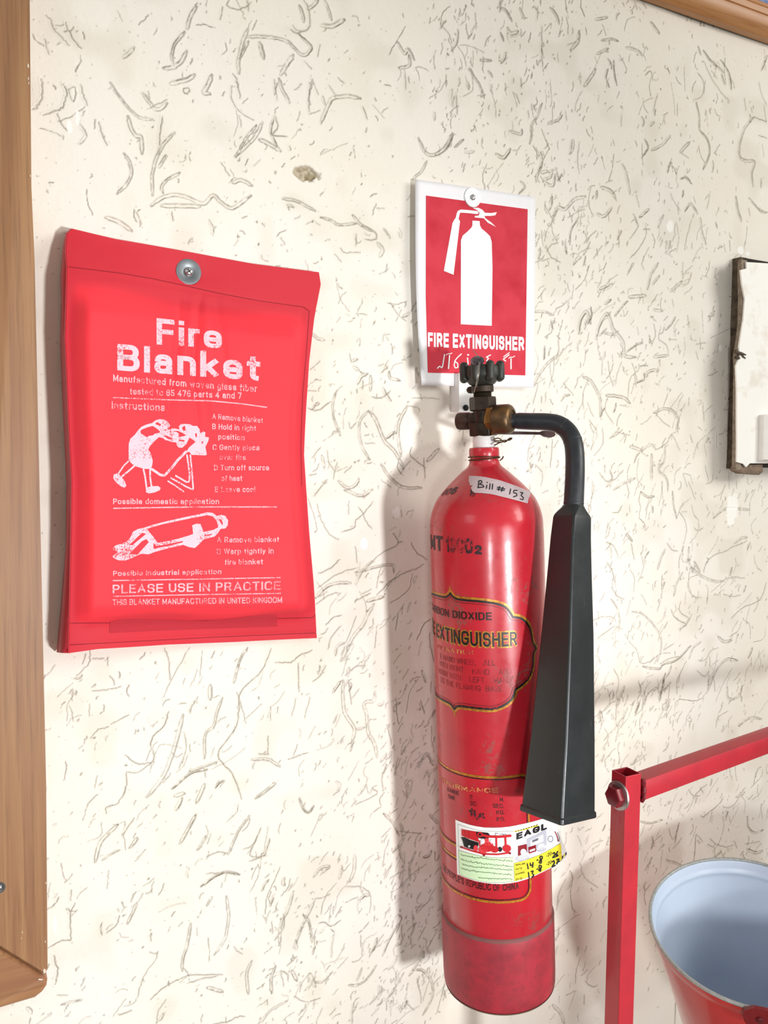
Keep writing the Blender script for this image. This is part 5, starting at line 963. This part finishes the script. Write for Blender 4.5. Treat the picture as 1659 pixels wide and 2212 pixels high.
m = MB(); tube(m, P, rad, 28)
for f_ in (.46, .60, .985):                     # moulding seams
    i = int(f_*(len(P)-1)); d = unit(P[min(i+1, len(P)-1)]-P[i-1]); lathe(m, P[i]-d*.0011, d, [(0, rad[i]*1.0), (.0006, rad[i]*1.025), (.0016, rad[i]*1.025), (.0022, rad[i]*1.0)], 28, caps=False)
m.build('hose', M_RUB, ext, smooth=60)
t = NT('worn_black_horn'); P_ = t.obj(); f = t.noise(9, 4, .6, P_); sc_ = t.noise(1.0, 6, .7, t.obj((200, 200, 30)))
ca = t.mix(t.ramp(f, [(.35, K(0)), (.7, K(1))]), lin('#191D1E'), lin('#222728')); ca = t.mix(t.ramp(sc_, [(.64, K(0)), (.78, K(.35))]), ca, lin('#6F736F')); t.set(ca, t.ramp(t.noise(30, 5, .65, P_), [(.3, K(.27)), (.7, K(.42))])); t.bump(t.noise(14, 3, .5, P_), .12, .003); M_HORN = t.m
dh = dO-.046
secs = [(1239, 1090, dh, 21, 1), (1238, 1098, dh-.0008, 26, .8), (1236.5, 1106, dh-.0015, 32.5, .45), (1236.2, 1113, dh-.002, 38, .24), (1235.8, 1119, dh-.0025, 40.2, .18), (1233, 1160, dh-.003, 42.6, .16), (1230.5, 1230, dh-.005, 46.5, .15), (1226, 1366, dh-.009, 55, .15), (1216, 1583, dh-.016, 67, .15), (1208.5, 1700, dh-.020, 74.5, .15), (1205.8, 1744, dh-.0215, 77, .15), (1205.6, 1747, dh-.0217, 80.5, .15), (1205.1, 1756, dh-.022, 81.5, .15), (1204.9, 1758, dh-.0221, 80, .15)]
AXH = [PD(x, y, d) for x, y, d, _, _ in secs]; za = unit(AXH[-1]-AXH[3]); wv_ = unit(CAM-AXH[6]); wv_ = unit(wv_-za*np.dot(wv_, za)); ua = np.cross(wv_, za)
if np.dot(ua, CR) < 0: ua = -ua
rt = math.radians(6); ua, wv_ = ua*math.cos(rt)-wv_*math.sin(rt), wv_*math.cos(rt)+ua*math.sin(rt)   # left corner a little nearer
def rsq(rd, k=6):                              # ring of a square standing on its corner; rd = share of corner rounding
    out = []
    for i in range(4):
        a = math.pi/2*i; c1 = np.array([math.cos(a), math.sin(a)]); e1 = np.array([-math.sin(a), math.cos(a)])
        if rd >= 1: out += [(math.cos(a+b), math.sin(a+b)) for b in np.linspace(-math.pi/4, math.pi/4, k, endpoint=False)]; continue
        q = rd*.7071; cc = c1*(1-q*math.sqrt(2))                              # centre of the corner arc
        for b in np.linspace(-math.pi/4, math.pi/4, k): out.append(tuple(cc+q*(c1*math.cos(b)+e1*math.sin(b))))
        out = out[:-1]+[out[-1]]
    return np.array(out)
K_ = 9; rings = []; inner = []
for (x, y, d, hwp, rd), A in zip(secs, AXH):
    rg = rsq(min(rd, .97), K_); ext_ = max(abs(rg[:, 0]).max(), 1e-6); sc2 = hwp/F*depth(A)/ext_; rings.append(A+rg[:, 0, None]*sc2*ua+rg[:, 1, None]*sc2*wv_)
for (x, y, d, hwp, rd), A in list(zip(secs, AXH))[::-1]:
    rg = rsq(min(rd, .97), K_); sc2 = (hwp-4)/F*depth(A)/abs(rg[:, 0]).max(); inner.append(A+rg[:, 0, None]*sc2*ua+rg[:, 1, None]*sc2*wv_)
m = MB(); N_ = len(rings[0]); allr = rings+inner[:-4]; m.add(np.concatenate(allr), grid_faces(len(allr), N_, cv=True)+[tuple(range(N_))[::-1], tuple(range((len(allr)-1)*N_, len(allr)*N_))])
m.build('horn', M_HORN, ext, smooth=38)
# white wall bracket behind the valve
br = thing('wall_bracket', 'white strip bracket with a black screw on the wall behind the extinguisher valve', 'bracket', W(1008, 860, 0))
m = MB(); quad_slab(m, [(991, 806), (1031, 808), (1031, 892), (991, 889)], .022, .0225, .001); bp = m.build('bracket_plate', simple('white_enamel', '#F4F4F2', .45, var=.03), br)
m = MB(); hk = AX0+EZ*hy(935); vd = unit((hk-CAM)*[1, 1, 0]); tube(m, [hk+vd*.012, hk+vd*(.118-.004)/vd[1]-vd*0], .0045, 12); m.build('hook_arm', simple('white_enamel_arm', '#E8E8E6', .45, var=.03), br)
c = W(1005.5, 881, .0222); m = MB(); rs_ = 6.8/F*depth(c); lathe(m, c, (0, -1, 0), [(0, rs_*.6), (.001, rs_), (.002, rs_*.95), (.0034, rs_*.5), (.0036, rs_*.1)], 24); sb_ = m.build('screw', simple('black_screw', '#191B1E', .4, .4), br)
m = MB(); box(m, c+[-rs_*.5, -.0039, -rs_*.1], (rs_, 0, 0), (0, .001, 0), (0, 0, rs_*.2)); box(m, c+[-rs_*.1, -.0039, -rs_*.5], (rs_*.2, 0, 0), (0, .001, 0), (0, 0, rs_)); m.build('drive_slot', M_DARK, sb_)
# ---------------------------------------------------------------- red steel stand
t = NT('red_stand_paint'); P_ = t.obj(); t.set(t.mix(t.ramp(t.noise(20, 4, .6, P_), [(.4, K(0)), (.7, K(1))]), lin('#B02431'), lin('#A1222E')), .36, Coat_Weight=.15); t.bump(t.noise(30, 3, .5, P_), .06, .002); M_STAND = t.m
SO = .285
fl = W(1352.5, 1678, SO+.0125); side = .0252
stand = thing('bucket_stand', 'red square-tube steel bucket stand with a bolted post in front of the wall', 'stand', (fl[0], -SO, 0))
zt = fl[2]; x0, y0 = fl[0], fl[1]
m = MB(); wl = .0018
for zz in (0.0,):
    o = [(x0, y0), (x0+side, y0), (x0+side, y0+side), (x0, y0+side)]; i_ = [(x0+wl, y0+wl), (x0+side-wl, y0+wl), (x0+side-wl, y0+side-wl), (x0+wl, y0+side-wl)]
    V = [(a, b, 0) for a, b in o]+[(a, b, zt) for a, b in o]+[(a, b, zt) for a, b in i_]+[(a, b, zt-.6) for a, b in i_]
    m.add(V, grid_faces(4, 4, cv=True)+[(0, 1, 2, 3)[::-1], (12, 13, 14, 15)])
pst = m.build('post', M_STAND, stand, smooth=None); bv = pst.modifiers.new('edge', 'BEVEL'); bv.width = .0009; bv.segments = 2; bv.limit_method = 'ANGLE'
ra = W(1407, 1706, SO); zmid = ra[2]; xs_ = x0+side+.002; A = np.array([xs_, y0+side/2, 0]); A[2] = W(1391, 1697, SO)[2]
# rail: from the post to the right, slowly nearing the wall and rising a little
target = (1659, 1598)
def rail_end(dy, L=.36):
    return None
best = None
for rise in np.linspace(-.05, .12, 35):
    d = unit([1, .10, rise]); q = proj(A+d*np.linspace(.02, .6, 80)[:, None]); yv = np.interp(1659, q[:, 0], q[:, 1]); e = abs(yv-target[1])
    if best is None or e < best[0]: best = (e, d)
RD_ = best[1]; up = unit(np.array([0, 0, 1])-RD_*RD_[2]); bk = np.cross(up, RD_); hs = .0127; B0 = A+RD_*.003
m = MB(); box(m, B0-up*hs-bk*hs, RD_*.62, bk*2*hs, up*2*hs, bev=.001); m.build('rail', M_STAND, stand, smooth=30)
m = MB(); rw = random.Random(9); P = []
for k in range(26): a = k/25*2*math.pi*1.0; P.append(A+RD_*(.002+rw.uniform(-.001, .001))+up*max(-1, min(1, 1.3*math.sin(a)))*hs*1.02+bk*max(-1, min(1, 1.3*math.cos(a)))*hs*1.02)
tube(m, P, [.0026+rw.uniform(-.0006, .0008) for _ in P], 8); m.build('weld_bead', simple('dark_red_weld', '#6A1620', .3, 0, scale=300, bump=.6), stand, label='lumpy dark weld')
bc = np.array([x0, y0+side*.45, W(1325, 1720, SO)[2]]); rwz = .0182
m = MB(); lathe(m, bc, (-1, 0, 0), [(0, rwz), (.0012, rwz), (.0024, rwz*.97), (.0026, rwz*.6)], 40, (0, 0, 1)); wa = m.build('washer', simple('bare_steel_washer', '#B9B3B0', .4, .85, .25, 200), stand, label='bare steel washer')
m = MB(); br_ = .0135; lathe(m, bc+[-.0026, 0, 0], (-1, 0, 0), [(0, br_), (.0075, br_), (.0088, br_*.93), (.0092, br_*.80)], 6, (0, .5, .87)); m.build('bolt_head', simple('dark_red_bolt', '#7A1C26', .3, 0, scale=150, bump=.3), stand, smooth=25)

# ---------------------------------------------------------------- fire bucket
BC = np.array([1.008, -.262, .8235]); BN = unit([-.215, -.175, 1.0]); BR = .140
bx, by, bz = basis(BN, (1, 0, 0)); BD = -bz
bucket = thing('fire_bucket', 'red fire bucket with a pale grey inside, beside the red stand', 'bucket', BC-BN*.26)
m = MB(); o_ = BC
lathe(m, o_, -BN, [(.004, BR-.0005), (.014, BR-.002), (.020, BR-.006), (.024, BR-.0065), (.10, BR-.026), (.19, BR-.048), (.235, BR-.064), (.255, BR-.085), (.262, BR-.12), (.262, .0005)], 96, caps=False)
t = NT('bright_red_enamel'); P_ = t.obj(); t.set(t.mix(t.noise(12, 3, .5, P_), lin('#C92A2C'), lin('#B52228')), .2, Coat_Weight=.5, Coat_Roughness=.08); t.bump(t.noise(25, 2, .5, P_), .08, .004); m.build('bucket_shell', t.m, bucket, smooth=50)
t = NT('sky_tinted_lining'); P_ = t.obj(); t.set(t.mix(t.ramp(t.noise(6, 3, .5, P_), [(.35, K(0)), (.7, K(1))]), lin('#C3D0E0'), lin('#B6C4D6')), .38)  # blue of the reflected sky is put into the lining's base colour
m = MB(); lathe(m, o_, -BN, [(.002, BR-.0035), (.004, BR-.005), (.014, BR-.0065), (.017, BR-.0082), (.020, BR-.0105), (.023, BR-.0108), (.025, BR-.0098), (.030, BR-.0105), (.10, BR-.029), (.19, BR-.051), (.232, BR-.067), (.250, BR-.087), (.256, BR-.12), (.257, BR-.139)], 96, caps=False); m.build('bucket_lining', t.m, bucket, smooth=60, label='pale grey inside of the bucket')
m = MB(); th = np.linspace(0, 2*np.pi, 120, endpoint=False); RP = o_+BR*(np.cos(th)[:, None]*bx+np.sin(th)[:, None]*by)-BN*.0015
V = []; k8 = np.linspace(0, 2*np.pi, 10, endpoint=False)
for p in RP:
    d = unit(p+BN*.0015-o_); V += [p-d*.0018+.0026*(math.cos(a)*d+math.sin(a)*BN) for a in k8]
m.add(V, grid_faces(120, 10, True, True)); m.build('bucket_rim', simple('worn_grey_rim', '#A8ACA8', .45, .25, .3, 200), bucket, label='worn grey rolled rim')
# dark red lug for the handle on the near side of the rim
q = proj(RP); vis = [i for i in range(120) if q[i, 0] > 1560 and q[i, 1] > 2100]; il = min(vis, key=lambda i: abs(q[i, 0]-1648)) if vis else 0
pc = RP[il]; dn_ = unit(pc-o_); tg = np.cross(BN, dn_); m = MB(); rl = random.Random(4); ring = []
for k in range(26):
    a = 2*math.pi*k/26; rr_ = .0185*(1+.07*rl.uniform(-1, 1)); ring.append(pc+dn_*.0015+tg*rr_*math.cos(a)*1.15+(-BN*.97)*(rr_*math.sin(a)+.008))
prism(m, ring, dn_*.005); lg = m.build('handle_lug', simple('dark_red_lug', '#74161C', .3, 0, scale=200, bump=.4), bucket, smooth=30, label='dark red lug for the handle')
m = MB(); lathe(m, pc+dn_*.006-BN*.008, dn_, [(0, .005), (.002, .0048), (.003, .003)], 20); m.build('lug_rivet', simple('dark_rivet', '#5A1218', .4), lg)

# ---------------------------------------------------------------- old switch box
XO = .040
sbx = thing('switch_box', 'old wooden switch box painted white, splintered along its left edge', 'switch box', W(1620, 1000, 0))
M_OLDW = simple('dirty_old_wood', '#6A5D4C', .85, 0, hex2='#3B3228', scale=90, bump=.5)
M_OLDW2 = simple('grey_old_wood', '#9A8B78', .85, 0, hex2='#6E6152', scale=120, bump=.4)
t = NT('white_overpaint'); P_ = t.obj(); f = t.noise(18, 5, .65, P_); ed = t.noise(60, 5, .7, P_); t.set(t.mix(t.ramp(f, [(.56, K(0)), (.68, K(.55))]), lin('#F7F5EE'), lin('#DDD3C2')), .5); t.bump(t.noise(30, 4, .6, P_), .35, .002); M_OVER = t.m
m = MB(); P = [(1612, 566), (1613, 580), (1600, 583), (1603, 612), (1609, 645), (1606, 690), (1597, 748), (1598, 770), (1590, 790), (1592, 840), (1592, 890), (1592.5, 960), (1592, 998), (1606, 1002), (1612, 1009), (1620, 1001), (1760, 1001), (1760, 575)]
A = [W(x, y, XO) for x, y in P]; prism(m, A, (0, .003, 0)); fp = m.build('front_panel', M_OVER, sbx, smooth=30)
m = MB()
def strip(px_top, off0, off1, w0, mat_i=0):
    L = [W(x, y, off0) for x, y in px_top]; n = len(L); V = L+[p+[w0, 0, 0] for p in L]; V2 = [p*[1, 0, 1]+[0, -off1, 0] for p in V]
    fs = grid_faces(2, n)+[tuple(2*n+i for i in f[::-1]) for f in grid_faces(2, n)]; ringi = list(range(n))+[2*n-1-i for i in range(n)]
    fs += [(ringi[i], ringi[(i+1) % (2*n)], 2*n+ringi[(i+1) % (2*n)], 2*n+ringi[i]) for i in range(2*n)]; m.add(V+V2, fs, mat_i)
strip([(1594, 562), (1593, 600), (1594, 640), (1593, 700), (1587, 745), (1583, 772), (1584, 800), (1583, 860), (1582, 930), (1581, 1000), (1583, 1014)], .029, .0365, .014)
m.build('side_lath', M_OLDW2, sbx, smooth=30, label='warped grey lath on the left side')
m = MB(); strip([(1579, 560), (1577, 640), (1575, 700), (1576, 770), (1574, 850), (1570, 930), (1567, 1012)], -.002, .018, .016); m.build('back_board', M_OLDW, sbx, smooth=30, label='dirty board against the wall')
m = MB(); strip([(1596, 562), (1596, 700), (1591, 775), (1588, 850), (1586, 1010)], .017, .033, .40); m.build('box_core', simple('dark_box_inside', '#2B241C', .9, var=.3), sbx)
m = MB(); quad_slab(m, [(1593, 1001), (1600, 1004), (1609, 1010), (1620, 1003), (1648, 1003), (1649, 1020), (1640, 1026), (1600, 1023), (1588, 1016)], .036, .011, .001); m.build('bottom_batten', simple('brown_batten', '#8B7662', .85, 0, hex2='#54463A', scale=80, bump=.4), sbx, label='bare brown batten along the bottom')
m = MB(); quad_slab(m, [(1652, 896), (1760, 896), (1760, 1002), (1650, 994)], XO+.012, .0115, .002); m.build('switch_plate', simple('greyish_plate', '#F0EDE6', .5, var=.06), sbx)
m = MB(); rb = random.Random(2); c = W(1597, 768, XO)
for k in range(5):
    d = unit([rb.uniform(-.3, 1), rb.uniform(-.5, -.1), rb.uniform(-.7, .5)]); lathe(m, c+[rb.uniform(-.008, .008), .004, rb.uniform(-.012, .012)], d, [(0, .0035), (.008, .003), (.016, .0008)], 6)
m.build('splintered_wood', M_OLDW, sbx, smooth=None, label='dark splinters half way down the edge')
